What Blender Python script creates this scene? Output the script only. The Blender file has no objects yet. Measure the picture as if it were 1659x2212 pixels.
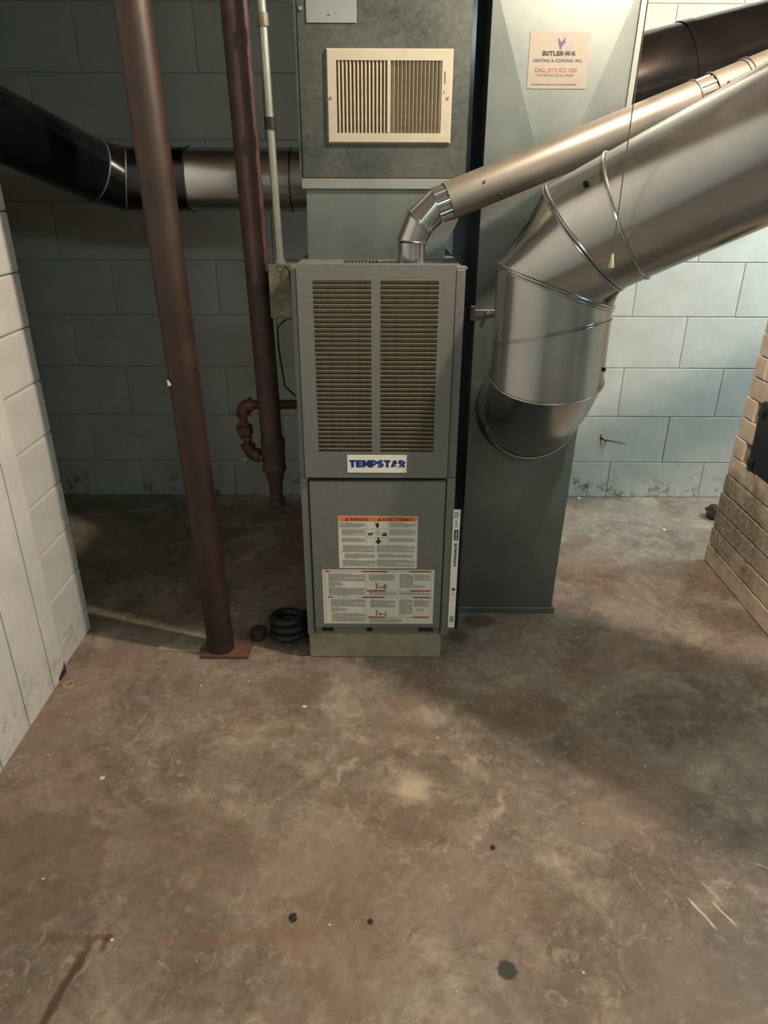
import bpy, bmesh, math, random
from mathutils import Vector, Matrix

random.seed(7)
sc = bpy.context.scene
PI = math.pi

# ------------------------------------------------------------------ camera
th = math.radians(25.0); rl = math.radians(0.25)
fw = Vector((0, math.cos(th), -math.sin(th)))
r0 = Vector((1, 0, 0)); u0 = r0.cross(fw)
Rv = math.cos(rl) * r0 + math.sin(rl) * u0
Uv = -math.sin(rl) * r0 + math.cos(rl) * u0
cam = bpy.data.objects.new('camera', bpy.data.cameras.new('camera'))
sc.collection.objects.link(cam)
cam.data.sensor_fit = 'VERTICAL'; cam.data.sensor_height = 36.0
cam.data.lens = 36.0 * 1534.0 / 2212.0
cam.data.clip_start = 0.02
M = Matrix.Identity(4)
for i in range(3):
    M[i][0] = Rv[i]; M[i][1] = Uv[i]; M[i][2] = -fw[i]
M[2][3] = 1.24
cam.matrix_world = M
sc.camera = cam

# ------------------------------------------------------------------ world, lights, exposure
w = bpy.data.worlds.new('world'); sc.world = w; w.use_nodes = True
w.node_tree.nodes['Background'].inputs[0].default_value = (0.55, 0.75, 0.9, 1)
w.node_tree.nodes['Background'].inputs[1].default_value = 0.15
sc.view_settings.view_transform = 'Standard'; sc.view_settings.look = 'None'
sc.view_settings.exposure = 0.0; sc.view_settings.gamma = 1.0
sc.view_settings.use_curve_mapping = False
sc.cycles.use_denoising = True
sc.cycles.max_bounces = 8
sc.cycles.sample_clamp_indirect = 6.0

def area(name, loc, target, size, power, col):
    l = bpy.data.lights.new(name, 'AREA'); l.shape = 'RECTANGLE'
    l.size, l.size_y = size; l.energy = power; l.color = col
    o = bpy.data.objects.new(name, l); sc.collection.objects.link(o)
    o.location = loc
    o.rotation_euler = (Vector(target) - Vector(loc)).to_track_quat('-Z', 'Y').to_euler()
    return o
COOL = (0.66, 0.90, 1.0)
area('window_daylight', (2.32, 2.35, 1.75), (1.2, 2.7, 0.7), (0.5, 0.35), 42.0, COOL)     # basement window in the right wall
area('cool_fill', (0.6, -0.9, 2.0), (0.3, 1.6, 0.4), (1.2, 0.15), 11.0, (0.70, 0.98, 0.92))  # added cool fill from the camera side, no lamp seen there
area('side_fill', (2.3, 0.5, 1.8), (-0.4, 1.6, 0.3), (0.6, 0.35), 10.0, COOL)  # added cool fill from the right, tied to no seen source
BULB = Vector((0.68, 1.33, 2.07)); BULB_STRENGTH = 2500.0

# ------------------------------------------------------------------ materials
def lin(c):
    return tuple(((x / 255) / 12.92 if x / 255 <= 0.04045 else ((x / 255 + 0.055) / 1.055) ** 2.4) for x in c) + (1,)

class NT:
    def __init__(s, name):
        s.m = bpy.data.materials.new(name); s.m.use_nodes = True
        s.t = s.m.node_tree; s.b = s.t.nodes['Principled BSDF']
        s.co = s.n('ShaderNodeTexCoord').outputs['Object']
    def n(s, typ, **kw):
        x = s.t.nodes.new(typ)
        for k, v in kw.items(): setattr(x, k, v)
        return x
    def l(s, a, b): s.t.links.new(a, b)
    def vec(s, scale=(1, 1, 1), loc=(0, 0, 0), src=None):
        x = s.n('ShaderNodeMapping'); x.inputs['Scale'].default_value = scale; x.inputs['Location'].default_value = loc
        s.l(src or s.co, x.inputs['Vector']); return x.outputs[0]
    def noise(s, scale, detail=6, rough=0.6, vec=None, dist=0.0):
        x = s.n('ShaderNodeTexNoise'); x.inputs['Scale'].default_value = scale
        x.inputs['Detail'].default_value = detail; x.inputs['Roughness'].default_value = rough
        x.inputs['Distortion'].default_value = dist
        s.l(vec or s.co, x.inputs['Vector']); return x.outputs['Fac']
    def voro(s, scale, vec=None, out='Distance', feature='F1'):
        x = s.n('ShaderNodeTexVoronoi', feature=feature); x.inputs['Scale'].default_value = scale
        s.l(vec or s.co, x.inputs['Vector']); return x.outputs[out]
    def ramp(s, fac, stops):
        x = s.n('ShaderNodeValToRGB'); e = x.color_ramp.elements
        while len(e) < len(stops): e.new(0.5)
        for i, (p, c) in enumerate(stops):
            e[i].position = p
            e[i].color = c if len(c) == 4 else lin(c)
        s.l(fac, x.inputs[0]); return x.outputs[0]
    def mapr(s, v, a, b, c=0, d=1):
        x = s.n('ShaderNodeMapRange')
        for i, k in enumerate((a, b, c, d)): x.inputs[i + 1].default_value = k
        s.l(v, x.inputs[0]); return x.outputs[0]
    def math(s, op, a, b=None, c=None):
        x = s.n('ShaderNodeMath', operation=op)
        for i, v in enumerate((a, b, c)):
            if v is None: continue
            if isinstance(v, (int, float)): x.inputs[i].default_value = v
            else: s.l(v, x.inputs[i])
        return x.outputs[0]
    def mix(s, fac, a, b, mode='MIX'):
        x = s.n('ShaderNodeMix', data_type='RGBA', blend_type=mode)
        for i, v in ((0, fac), (6, a), (7, b)):
            if isinstance(v, (int, float)): x.inputs[i].default_value = v
            elif isinstance(v, tuple): x.inputs[i].default_value = v if len(v) == 4 else lin(v)
            else: s.l(v, x.inputs[i])
        return x.outputs[2]
    def bump(s, h, strength=0.2, dist=0.002):
        x = s.n('ShaderNodeBump'); x.inputs['Strength'].default_value = strength
        x.inputs['Distance'].default_value = dist
        s.l(h, x.inputs['Height']); s.l(x.outputs[0], s.b.inputs['Normal'])
    def set(s, **kw):
        for k, v in kw.items():
            i = s.b.inputs[k.replace('_', ' ')]
            if isinstance(v, (int, float, tuple)): i.default_value = v
            else: s.l(v, i)
        return s.m

def plain(name, rgb, rough=0.6, metal=0.0, var=0.12, scale=30, bump=0.1):
    m = NT(name)
    n = m.noise(scale)
    c = lin(rgb); d = tuple(x * (1 - 2 * var) for x in c[:3]) + (1,); h = tuple(min(1, x * (1 + 1.3 * var)) for x in c[:3]) + (1,)
    m.set(Base_Color=m.ramp(n, [(0.3, d), (0.7, h)]), Roughness=rough, Metallic=metal)
    if bump: m.bump(n, bump, 0.001)
    return m.m

def galv(name, dark, light, rough=0.38, metal=0.85, spangle=60, dust=0.25, dustc=(120, 108, 92), stretch=(1, 1, 1), sw=0.03, bump=0.10):
    m = NT(name)
    v = m.voro(spangle, m.vec(stretch), 'Color')
    sep = m.n('ShaderNodeSeparateColor'); m.l(v, sep.inputs[0])
    n = m.noise(5, 5); n2 = m.noise(45, 4, 0.7)
    f = m.math('ADD', m.math('MULTIPLY', sep.outputs[0], sw), m.math('MULTIPLY', n, 1 - sw))
    col = m.ramp(f, [(0.25, dark), (0.72, light)])
    d = m.mapr(m.math('ADD', m.math('MULTIPLY', n2, 0.3), m.math('MULTIPLY', n, 0.7)), 0.38, 0.75, 0, dust)
    col = m.mix(d, col, dustc)
    met = m.math('SUBTRACT', metal, m.math('MULTIPLY', d, metal * 0.9))
    ro = m.math('ADD', rough, m.math('MULTIPLY', sep.outputs[1], sw * 0.3))
    m.set(Base_Color=col, Metallic=met, Roughness=ro)
    if bump: m.bump(n, bump, 0.004)
    return m.m

def floor_mat():
    m = NT('stained_concrete')
    wob = m.noise(5.0, 5, 0.6)
    big = m.noise(1.7, 6, 0.62, dist=0.4)
    mid = m.noise(7.0, 8, 0.68, m.vec((1, 1, 1), (3, 7, 0)), 0.6)
    fine = m.noise(70.0, 5, 0.75)
    col = m.ramp(big, [(0.30, (96, 86, 77)), (0.46, (118, 107, 96)), (0.60, (130, 119, 108)), (0.75, (144, 132, 119))])
    # worn pale scum and darker damp patches
    pale = m.mapr(mid, 0.51, 0.64, 0, 0.75)
    col = m.mix(pale, col, (162, 150, 132))
    dark = m.mapr(m.noise(4.2, 7, 0.7, m.vec((1, 1, 1), (9, 2, 0)), 0.8), 0.40, 0.55, 0.85, 0)
    col = m.mix(dark, col, (80, 70, 60))
    dk2 = m.mapr(m.noise(15, 7, 0.75, m.vec((1, 1, 1), (1, 8, 0)), 0.5), 0.34, 0.48, 0.5, 0)
    col = m.mix(dk2, col, (84, 74, 65))
    pl2 = m.mapr(m.noise(24, 6, 0.75, m.vec((1, 1, 1), (6, 1, 0)), 1.2), 0.54, 0.66, 0, 0.55)
    col = m.mix(pl2, col, (164, 152, 136))
    col = m.mix(m.mapr(fine, 0.35, 0.72, 0.28, 0), col, (84, 72, 62))
    # pits and flecks
    spk = m.mapr(m.noise(160, 3, 0.6), 0.68, 0.74, 0, 0.6)
    col = m.mix(spk, col, (60, 52, 46))
    gr = m.mapr(m.noise(38, 8, 0.8, m.vec((1, 1, 1), (2, 4, 0)), 0.3), 0.36, 0.64, 0, 1)
    col = m.mix(m.math('MULTIPLY', gr, 0.16), col, (178, 166, 148))
    col = m.mix(m.mapr(m.noise(38, 8, 0.8, m.vec((1, 1, 1), (8, 9, 0)), 0.3), 0.32, 0.5, 0.38, 0), col, (78, 66, 56))
    # reddish wear behind
    red = m.mapr(m.noise(2.3, 4, 0.6, m.vec((1, 1, 1), (5, 5, 0))), 0.5, 0.65, 0, 0.35)
    col = m.mix(red, col, (126, 98, 80))
    # old ring marks left by buckets and tubs, chalky outlines
    def ring(cx, cy, r, wd, s, c=(172, 158, 136), ph=0.0, asp=1.0):
        v = m.n('ShaderNodeVectorMath', operation='SUBTRACT'); m.l(m.co, v.inputs[0]); v.inputs[1].default_value = (cx, cy, 0)
        v2 = m.vec((1, asp, 0), src=v.outputs[0])
        ln = m.n('ShaderNodeVectorMath', operation='LENGTH'); m.l(v2, ln.inputs[0])
        d = m.math('ADD', ln.outputs['Value'], m.math('MULTIPLY', m.math('SUBTRACT', m.noise(6.5 + ph, 6, 0.65), 0.5), 0.26))
        a = m.math('ABSOLUTE', m.math('SUBTRACT', d, r))
        g = m.mapr(a, 0, wd, s, 0)
        g = m.math('MULTIPLY', g, m.mapr(m.noise(11 + ph, 6, 0.75), 0.45, 0.62, 0.02, 1))
        return g, c
    for args in [(0.066, 1.17, 0.155, 0.016, 0.6), (0.05, 1.20, 0.05, 0.03, 0.5), (-0.30, 1.27, 0.15, 0.014, 0.55, (168, 152, 128), 2),
                 (-0.24, 1.53, 0.12, 0.012, 0.4, (160, 146, 124), 3), (0.33, 1.50, 0.16, 0.018, 0.55, (150, 146, 128), 4),
                 (0.14, 1.52, 0.11, 0.012, 0.4, (150, 146, 128), 1), (-0.45, 1.20, 0.12, 0.012, 0.3, (160, 146, 124), 5),
                 (0.42, 1.08, 0.13, 0.012, 0.25, (150, 140, 120), 6), (0.50, 0.97, 0.035, 0.01, 0.5, (92, 84, 74), 7)]:
        g, c = ring(*args); col = m.mix(g, col, c)
    # blotches (filled): a dark oval, a grey splat
    def blot(cx, cy, r, s, c, ph=0, asp=1.0, soft=0.03):
        v = m.n('ShaderNodeVectorMath', operation='SUBTRACT'); m.l(m.co, v.inputs[0]); v.inputs[1].default_value = (cx, cy, 0)
        v2 = m.vec((1, asp, 0), src=v.outputs[0])
        ln = m.n('ShaderNodeVectorMath', operation='LENGTH'); m.l(v2, ln.inputs[0])
        d = m.math('ADD', ln.outputs['Value'], m.math('MULTIPLY', m.math('SUBTRACT', m.noise(22 + ph, 5, 0.7), 0.5), r * 1.1))
        return m.mapr(d, r - soft * 0.3, r + soft * 0.7, s, 0), c
    for args in [(-0.24, 1.53, 0.085, 0.55, (94, 80, 68), 0, 1.6), (0.217, 0.781, 0.016, 0.95, (56, 54, 52), 110, 1.0, 0.005),
                 (0.35, 1.45, 0.12, 0.4, (112, 90, 72), 2, 1.5), (0.52, 0.72, 0.10, 0.5, (104, 92, 82), 4), (0.62, 0.80, 0.06, 0.4, (98, 88, 80), 5),
                 (-0.70, 0.98, 0.14, 0.5, (88, 72, 58), 6), (-0.42, 1.02, 0.16, 0.45, (96, 80, 64), 7, 1.4), (0.07, 1.19, 0.03, 0.6, (176, 160, 138), 8),
                 (0.30, 1.86, 0.05, 0.75, (60, 52, 44), 3, 1.6), (-0.15, 0.83, 0.03, 0.4, (122, 92, 66), 1), (0.22, 1.78, 0.03, 0.6, (64, 56, 48), 6)]:
        g, c = blot(*args); col = m.mix(g, col, c)
    # rust drip lines
    def streak(ax, ay, bx, by, wd, s, c):
        dx, dy = bx - ax, by - ay; L = math.hypot(dx, dy)
        v = m.n('ShaderNodeVectorMath', operation='SUBTRACT'); m.l(m.co, v.inputs[0]); v.inputs[1].default_value = (ax, ay, 0)
        def dot(k):
            q = m.n('ShaderNodeVectorMath', operation='DOT_PRODUCT'); m.l(v.outputs[0], q.inputs[0]); q.inputs[1].default_value = k
            return q.outputs['Value']
        t = dot((dx / L, dy / L, 0)); n_ = dot((-dy / L, dx / L, 0))
        n_ = m.math('ABSOLUTE', m.math('ADD', n_, m.math('MULTIPLY', m.math('SUBTRACT', m.noise(30, 4), 0.5), wd * 1.6)))
        g = m.mapr(n_, wd * 0.4, wd, s, 0)
        g = m.math('MULTIPLY', g, m.mapr(t, -0.01, 0.005)); g = m.math('MULTIPLY', g, m.mapr(t, L, L + 0.012, 1, 0))
        return m.math('MULTIPLY', g, m.mapr(m.noise(18, 4), 0.3, 0.5, 0.4, 1)), c
    for args in [(-0.522, 0.832, -0.556, 0.66, 0.011, 0.9, (72, 50, 40)), (-0.525, 0.834, -0.60, 0.838, 0.010, 0.5, (84, 62, 50)), (-0.530, 0.838, -0.490, 0.836, 0.008, 0.8, (74, 50, 38)), (-0.495, 0.84, -0.497, 0.815, 0.007, 0.8, (74, 50, 38)),
                 (-0.40, 0.83, -0.12, 0.845, 0.018, 0.35, (112, 84, 64)), (0.624, 0.954, 0.641, 0.92, 0.0025, 0.55, (176, 166, 148)),
                 (0.587, 0.914, 0.609, 0.865, 0.003, 0.85, (190, 180, 160)), (0.629, 0.908, 0.648, 0.871, 0.003, 0.7, (186, 176, 156)), (0.748, 0.996, 0.775, 0.984, 0.0025, 0.6, (186, 176, 156))]:
        g, c = streak(*args); col = m.mix(g, col, c)
    ro = m.mapr(mid, 0.3, 0.7, 0.62, 0.85)
    br = m.n('ShaderNodeMix', data_type='RGBA', blend_type='MULTIPLY'); br.inputs[0].default_value = 1.0; br.inputs[7].default_value = (1.28, 1.28, 1.28, 1); m.l(col, br.inputs[6])
    m.set(Base_Color=br.outputs[2], Roughness=ro, Specular_IOR_Level=0.3)
    h = m.math('ADD', m.math('MULTIPLY', fine, 0.5), m.math('MULTIPLY', mid, 0.8))
    m.bump(h, 0.35, 0.004)
    return m.m

def wall_mat(name, base, stainc, stain=0.5, low=True):
    m = NT(name)
    n = m.noise(9, 6, 0.65); f = m.noise(120, 4, 0.7)
    c = lin(base)
    col = m.ramp(n, [(0.3, tuple(x * 0.86 for x in c[:3]) + (1,)), (0.7, tuple(min(1, x * 1.05) for x in c[:3]) + (1,))])
    geo = m.n('ShaderNodeNewGeometry').outputs['Position']
    gx = m.n('ShaderNodeSeparateXYZ'); m.l(geo, gx.inputs[0])
    if low:   # damp mould that creeps up from the slab
        z = m.mapr(gx.outputs[2], 0.0, 0.17, 1, 0)
        gn = m.noise(26, 6, 0.75, geo); gb = m.noise(3.2, 3, 0.6, geo)
        k = m.math('MULTIPLY', m.mapr(gn, 0.5, 0.6), m.math('MULTIPLY', m.mapr(z, 0.1, 0.6), m.mapr(gb, 0.40, 0.54)))
        col = m.mix(m.math('MULTIPLY', k, stain), col, stainc)
    sp = m.mapr(m.noise(60, 4, 0.7, geo), 0.70, 0.76, 0, 0.35)
    col = m.mix(sp, col, stainc)
    m.set(Base_Color=col, Roughness=0.62)
    m.bump(m.math('ADD', m.math('MULTIPLY', n, 1.5), m.math('MULTIPLY', f, 0.35)), 0.35, 0.003)
    return m.m

MAT = {}
MAT['floor'] = floor_mat()
MAT['block'] = wall_mat('painted_block', (186, 190, 184), (70, 62, 50), 0.8)
MAT['mortar'] = wall_mat('painted_mortar', (176, 178, 170), (60, 54, 44), 0.7)
MAT['pierblock'] = wall_mat('painted_pier_block', (206, 204, 198), (90, 78, 64), 0.4)
MAT['board'] = wall_mat('painted_board', (216, 214, 210), (120, 104, 88), 0.5)
MAT['gap'] = plain('dark_joint', (58, 52, 46), 0.9)
MAT['ceil'] = plain('old_joist_wood', (120, 96, 70), 0.8, scale=12)
MAT['galv_new'] = galv('bright_galvanised', (160, 164, 164), (192, 196, 196), 0.20, 0.95, 55, 0.14, (140, 134, 122), sw=0.02, bump=0.0)
MAT['galv_rect'] = galv('smooth_galvanised', (98, 104, 102), (126, 133, 129), 0.46, 0.74, 70, 0.25, (104, 100, 90), sw=0.05, bump=0.03)
MAT['galv_old'] = galv('dull_spangled_galvanised', (52, 56, 54), (98, 102, 95), 0.46, 0.7, 110, 0.55, (74, 72, 62), sw=0.16)
MAT['galv_lip'] = galv('clean_galvanised', (140, 142, 140), (168, 170, 166), 0.35, 0.7, 60, 0.2)
MAT['galv_flue'] = galv('dusty_galvanised', (106, 103, 98), (138, 133, 124), 0.44, 0.65, 50, 0.5, (118, 109, 94), bump=0.02)
MAT['galv_dark'] = galv('dark_galvanised', (44, 43, 44), (66, 66, 68), 0.16, 0.9, 40, 0.12, (40, 33, 29), bump=0.0)  # dark metal tone; on the left branch duct it paints in shade
MAT['cabinet'] = plain('taupe_enamel', (119, 121, 117), 0.42, 0.25, 0.06, 120, 0.05)
MAT['louver'] = plain('dusty_taupe_enamel', (132, 124, 106), 0.55, 0.2, 0.12, 60, 0.05)
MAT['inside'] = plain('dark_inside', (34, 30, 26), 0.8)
MAT['dusty'] = plain('dusty_inside', (84, 74, 60), 0.9)
MAT['pad'] = plain('beige_base', (150, 142, 122), 0.8, 0, 0.12, 25)
MAT['black'] = plain('black_paint', (24, 24, 25), 0.45, 0.2)
MAT['rubber'] = plain('black_rubber', (26, 25, 26), 0.55)
MAT['white'] = plain('white_sticker', (216, 214, 202), 0.5, 0, 0.03, 20, 0)
MAT['whitebright'] = plain('white_badge', (236, 234, 222), 0.4, 0, 0.02, 20, 0)
MAT['cream'] = plain('cream_sticker', (126, 120, 110), 0.6, 0, 0.04, 15, 0)
MAT['register'] = plain('cream_enamel', (164, 158, 142), 0.45, 0, 0.05, 25, 0.03)
MAT['regbar'] = plain('cream_enamel_dusty', (156, 146, 124), 0.5, 0, 0.08, 40, 0.03)
MAT['damper'] = plain('tan_damper', (132, 118, 92), 0.6)
MAT['orange'] = plain('orange_print', (222, 128, 72), 0.6, 0, 0.04, 20, 0)
MAT['red'] = plain('red_print', (160, 62, 60), 0.6, 0, 0.05, 20, 0)
MAT['redtext'] = plain('brick_red_print', (124, 54, 42), 0.6, 0, 0.05, 20, 0)
MAT['blue'] = plain('navy_print', (28, 44, 120), 0.5, 0, 0.03, 20, 0)
MAT['purple'] = plain('purple_print', (58, 48, 92), 0.5, 0, 0.03, 20, 0)
MAT['ink'] = plain('black_print', (34, 32, 40), 0.6, 0, 0.03, 20, 0)
MAT['grey_ink'] = plain('grey_print', (150, 150, 142), 0.6, 0, 0.05, 20, 0)
MAT['faint_ink'] = plain('faint_grey_print', (88, 78, 70), 0.6, 0, 0.05, 20, 0)
MAT['brown_ink'] = plain('brown_print', (150, 118, 108), 0.6, 0, 0.1, 20, 0)
MAT['maroon'] = plain('brown_primer', (54, 38, 29), 0.5, 0.1, 0.2, 14, 0.15)
MAT['rust'] = plain('rusty_red_iron', (66, 46, 43), 0.6, 0.15, 0.25, 24, 0.3)
MAT['copper'] = plain('rust_brown_fitting', (84, 50, 36), 0.55, 0.2, 0.3, 40, 0.4)
MAT['emt'] = plain('zinc_conduit', (150, 154, 142), 0.35, 0.75, 0.1, 20, 0.05)
MAT['boxm'] = plain('stained_zinc_box', (110, 108, 90), 0.5, 0.45, 0.3, 22, 0.1)
MAT['brick'] = wall_mat('painted_brick', (188, 166, 142), (62, 56, 48), 0.9)
MAT['brickjoint'] = plain('brick_joint', (150, 132, 114), 0.85)
MAT['wood'] = plain('dark_wood', (58, 46, 38), 0.8)
MAT['flat_strip'] = plain('pale_tan', (160, 150, 128), 0.8)
MAT['redboard'] = plain('red_brown_steel', (100, 70, 58), 0.7, 0, 0.2, 30)
MAT['chip'] = plain('white_paint_chip', (220, 214, 198), 0.7)
MAT['pebble'] = plain('dark_crumb', (56, 48, 42), 0.9)
MAT['washer'] = plain('tan_mineral_ring', (168, 140, 112), 0.9)
MAT['cord'] = plain('grey_cord', (110, 100, 88), 0.7)
MAT['knob'] = plain('ivory_plastic', (206, 200, 176), 0.5)
MAT['porc'] = plain('white_porcelain', (220, 216, 206), 0.3)
mb = NT('lit_bulb'); mb.set(Base_Color=(1, 1, 1, 1), Emission_Color=(1.0, 0.83, 0.66, 1), Emission_Strength=BULB_STRENGTH)
MAT['bulb'] = mb.m
mdk = NT('mouldy_brick')   # chimney foot: soot and mould creeping over the paint
geo = mdk.n('ShaderNodeNewGeometry').outputs['Position']
gz = mdk.n('ShaderNodeSeparateXYZ'); mdk.l(geo, gz.inputs[0])
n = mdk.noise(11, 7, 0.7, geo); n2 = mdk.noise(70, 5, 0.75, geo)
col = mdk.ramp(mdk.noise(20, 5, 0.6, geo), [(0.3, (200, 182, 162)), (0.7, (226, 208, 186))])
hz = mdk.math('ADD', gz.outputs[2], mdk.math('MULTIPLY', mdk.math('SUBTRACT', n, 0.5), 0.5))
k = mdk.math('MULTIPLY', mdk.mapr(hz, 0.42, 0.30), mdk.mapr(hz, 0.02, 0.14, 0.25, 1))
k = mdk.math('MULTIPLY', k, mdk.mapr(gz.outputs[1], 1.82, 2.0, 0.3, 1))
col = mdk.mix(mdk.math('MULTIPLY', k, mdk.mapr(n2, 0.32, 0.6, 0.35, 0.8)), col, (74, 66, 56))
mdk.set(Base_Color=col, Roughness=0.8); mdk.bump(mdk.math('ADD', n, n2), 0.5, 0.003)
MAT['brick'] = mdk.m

# ------------------------------------------------------------------ helpers
WL = {}
def wloc(p): return WL.get(p.name, Vector((0, 0, 0))) if p else Vector((0, 0, 0))

def link(o, parent, loc=None):
    sc.collection.objects.link(o)
    if parent: o.parent = parent
    if loc is not None:
        o.location = Vector(loc) - wloc(parent); WL[o.name] = Vector(loc)
    else:
        WL[o.name] = wloc(parent)
    return o

def obj(name, bm, mat, parent=None, smooth=False, loc=None, label=None):
    """bm is in world coordinates; it becomes one mesh object, origin at its parent (or at loc)."""
    base = Vector(loc) if loc is not None else wloc(parent)
    bmesh.ops.translate(bm, verts=bm.verts, vec=-base)
    bmesh.ops.recalc_face_normals(bm, faces=bm.faces)
    me = bpy.data.meshes.new(name); bm.to_mesh(me); bm.free()
    for m in (mat if isinstance(mat, (list, tuple)) else [mat]): me.materials.append(MAT[m])
    if smooth:
        me.shade_smooth()
        try: me.set_sharp_from_angle(angle=math.radians(38))
        except Exception: pass
    o = bpy.data.objects.new(name, me)
    link(o, parent, loc)
    if label: o['label'] = label
    return o

def share(name, me, parent, loc, rot=None, scale=None):
    o = bpy.data.objects.new(name, me); link(o, parent, loc)
    if rot: o.rotation_euler = rot
    if scale: o.scale = scale
    return o

def thing(name, label, cat, loc, group=None):
    o = bpy.data.objects.new(name, None); o.empty_display_size = 0.05
    link(o, None, loc); o['label'] = label; o['category'] = cat
    if group: o['group'] = group
    return o

def tag(o, label, cat, group=None, kind=None):
    o['label'] = label; o['category'] = cat
    if group: o['group'] = group
    if kind: o['kind'] = kind
    return o

def box(bm, x0, x1, y0, y1, z0, z1, bev=0.0, seg=1, rot=None):
    r = bmesh.ops.create_cube(bm, size=1.0)
    vs = r['verts']
    c = Vector(((x0 + x1) / 2, (y0 + y1) / 2, (z0 + z1) / 2))
    for v in vs:
        v.co = Vector((v.co.x * (x1 - x0), v.co.y * (y1 - y0), v.co.z * (z1 - z0)))
        if rot is not None: v.co = rot @ v.co
        v.co += c
    if bev:
        es = list({e for v in vs for e in v.link_edges})
        bmesh.ops.bevel(bm, geom=es, offset=bev, segments=seg, affect='EDGES', profile=0.6)
    return bm

def B(*a, **k): return box(bmesh.new(), *a, **k)

def poly(bm, pts): return bm.faces.new([bm.verts.new(p) for p in pts])

def prism_y(bm, outline, y0, y1):
    """outline in (x, z) extruded from y0 to y1"""
    a = [bm.verts.new((x, y0, z)) for x, z in outline]; b = [bm.verts.new((x, y1, z)) for x, z in outline]
    n = len(a); bm.faces.new(a); bm.faces.new(b[::-1])
    for i in range(n): bm.faces.new([a[i], a[(i + 1) % n], b[(i + 1) % n], b[i]])
    return bm

def ring(P, D, r, n=None, c=None, ref=(1, 0, 0), N=56):
    """points of the cylinder (P, D, r) cut by the plane (c, n)"""
    P = Vector(P); D = Vector(D).normalized(); n = Vector(n) if n is not None else D
    c = Vector(c) if c is not None else P
    e1 = (Vector(ref) - Vector(ref).dot(D) * D).normalized(); e2 = D.cross(e1)
    out = []
    for i in range(N):
        a = 2 * PI * i / N
        q = P + e1 * (r * math.cos(a)) + e2 * (r * math.sin(a))
        out.append(q + D * (n.dot(c - q) / n.dot(D)))
    return out

def loft(bm, rings, cap0=False, cap1=False):
    vs = [[bm.verts.new(p) for p in R] for R in rings]
    n = len(vs[0])
    for a, b in zip(vs, vs[1:]):
        for i in range(n): bm.faces.new([a[i], a[(i + 1) % n], b[(i + 1) % n], b[i]])
    if cap0: bm.faces.new(vs[0][::-1])
    if cap1: bm.faces.new(vs[-1])
    return bm

def sweep(bm, pts, rad, closed=False, N=10, caps=True):
    pts = [Vector(p) for p in pts]; k = len(pts); R = []
    prev = None
    for i, p in enumerate(pts):
        if closed: t = (pts[(i + 1) % k] - pts[i - 1]).normalized()
        else: t = (pts[min(i + 1, k - 1)] - pts[max(i - 1, 0)]).normalized()
        if prev is None:
            e = t.orthogonal().normalized()
        else:
            e = (prev - prev.dot(t) * t).normalized()
        prev = e; f = t.cross(e)
        rr = rad(i / (k - 1)) if callable(rad) else rad
        R.append([bm.verts.new(p + (e * math.cos(2 * PI * j / N) + f * math.sin(2 * PI * j / N)) * rr) for j in range(N)])
    m = k if closed else k - 1
    for i in range(m):
        a, b = R[i], R[(i + 1) % k]
        # for closed curves find the best alignment
        off = 0
        if closed and i == k - 1:
            off = min(range(N), key=lambda o: (a[0].co - b[o].co).length)
        for j in range(N): bm.faces.new([a[j], a[(j + 1) % N], b[(j + 1 + off) % N], b[(j + off) % N]])
    if caps and not closed:
        bm.faces.new(R[0][::-1]); bm.faces.new(R[-1])
    return bm

def tube(bm, p0, p1, r0, r1=None, N=28, caps=True):
    p0 = Vector(p0); p1 = Vector(p1); d = (p1 - p0).normalized(); r1 = r0 if r1 is None else r1
    e = d.orthogonal().normalized(); f = d.cross(e)
    R = [[p + (e * math.cos(2 * PI * j / N) + f * math.sin(2 * PI * j / N)) * r for j in range(N)] for p, r in ((p0, r0), (p1, r1))]
    return loft(bm, R, caps, caps)

def lathe(bm, base, prof, N=28, D=(0, 0, 1)):
    D = Vector(D).normalized(); e = D.orthogonal().normalized(); f = D.cross(e); base = Vector(base)
    rings = [[base + D * h + (e * math.cos(2 * PI * j / N) + f * math.sin(2 * PI * j / N)) * r for j in range(N)] for r, h in prof]
    return loft(bm, rings, True, True)

def bead(bm, rg, rad=0.0028, out=0.001):
    c = sum(rg, Vector()) / len(rg)
    sweep(bm, [p + (p - c).normalized() * out for p in rg], rad, closed=True, N=8)
    return bm

def screw(bm, p, n, r=0.004, h=0.003):
    tube(bm, Vector(p), Vector(p) + Vector(n).normalized() * h, r, r * 0.8, N=8)
    return bm

def text(s, x0, x1, z, y, parent, mat, height=None, name='lettering', bold=0.0, fy=None, squash=None, label=None):
    """flat lettering facing the -Y side, baseline at z, spanning x0..x1"""
    cu = bpy.data.curves.new('t', 'FONT'); cu.body = s; cu.size = 1.0; cu.offset = bold; cu.resolution_u = 3
    t = bpy.data.objects.new('t', cu); sc.collection.objects.link(t)
    bpy.context.view_layer.update()
    me = bpy.data.meshes.new_from_object(t.evaluated_get(bpy.context.evaluated_depsgraph_get()))
    bpy.data.objects.remove(t); bpy.data.curves.remove(cu)
    xs = [v.co.x for v in me.vertices]; ys = [v.co.y for v in me.vertices]
    sx = (x1 - x0) / (max(xs) - min(xs)); sy = sx if height is None else height / (max(ys) - min(ys))
    base = wloc(parent)
    for v in me.vertices:
        X = x0 + (v.co.x - min(xs)) * sx; Z = z + v.co.y * sy
        Y = y if fy is None else fy(Z) + y
        v.co = Vector((X, Y, Z)) - base
    me.name = name; me.materials.clear(); me.materials.append(MAT[mat])
    o = bpy.data.objects.new(name, me); link(o, parent)
    return o

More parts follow.
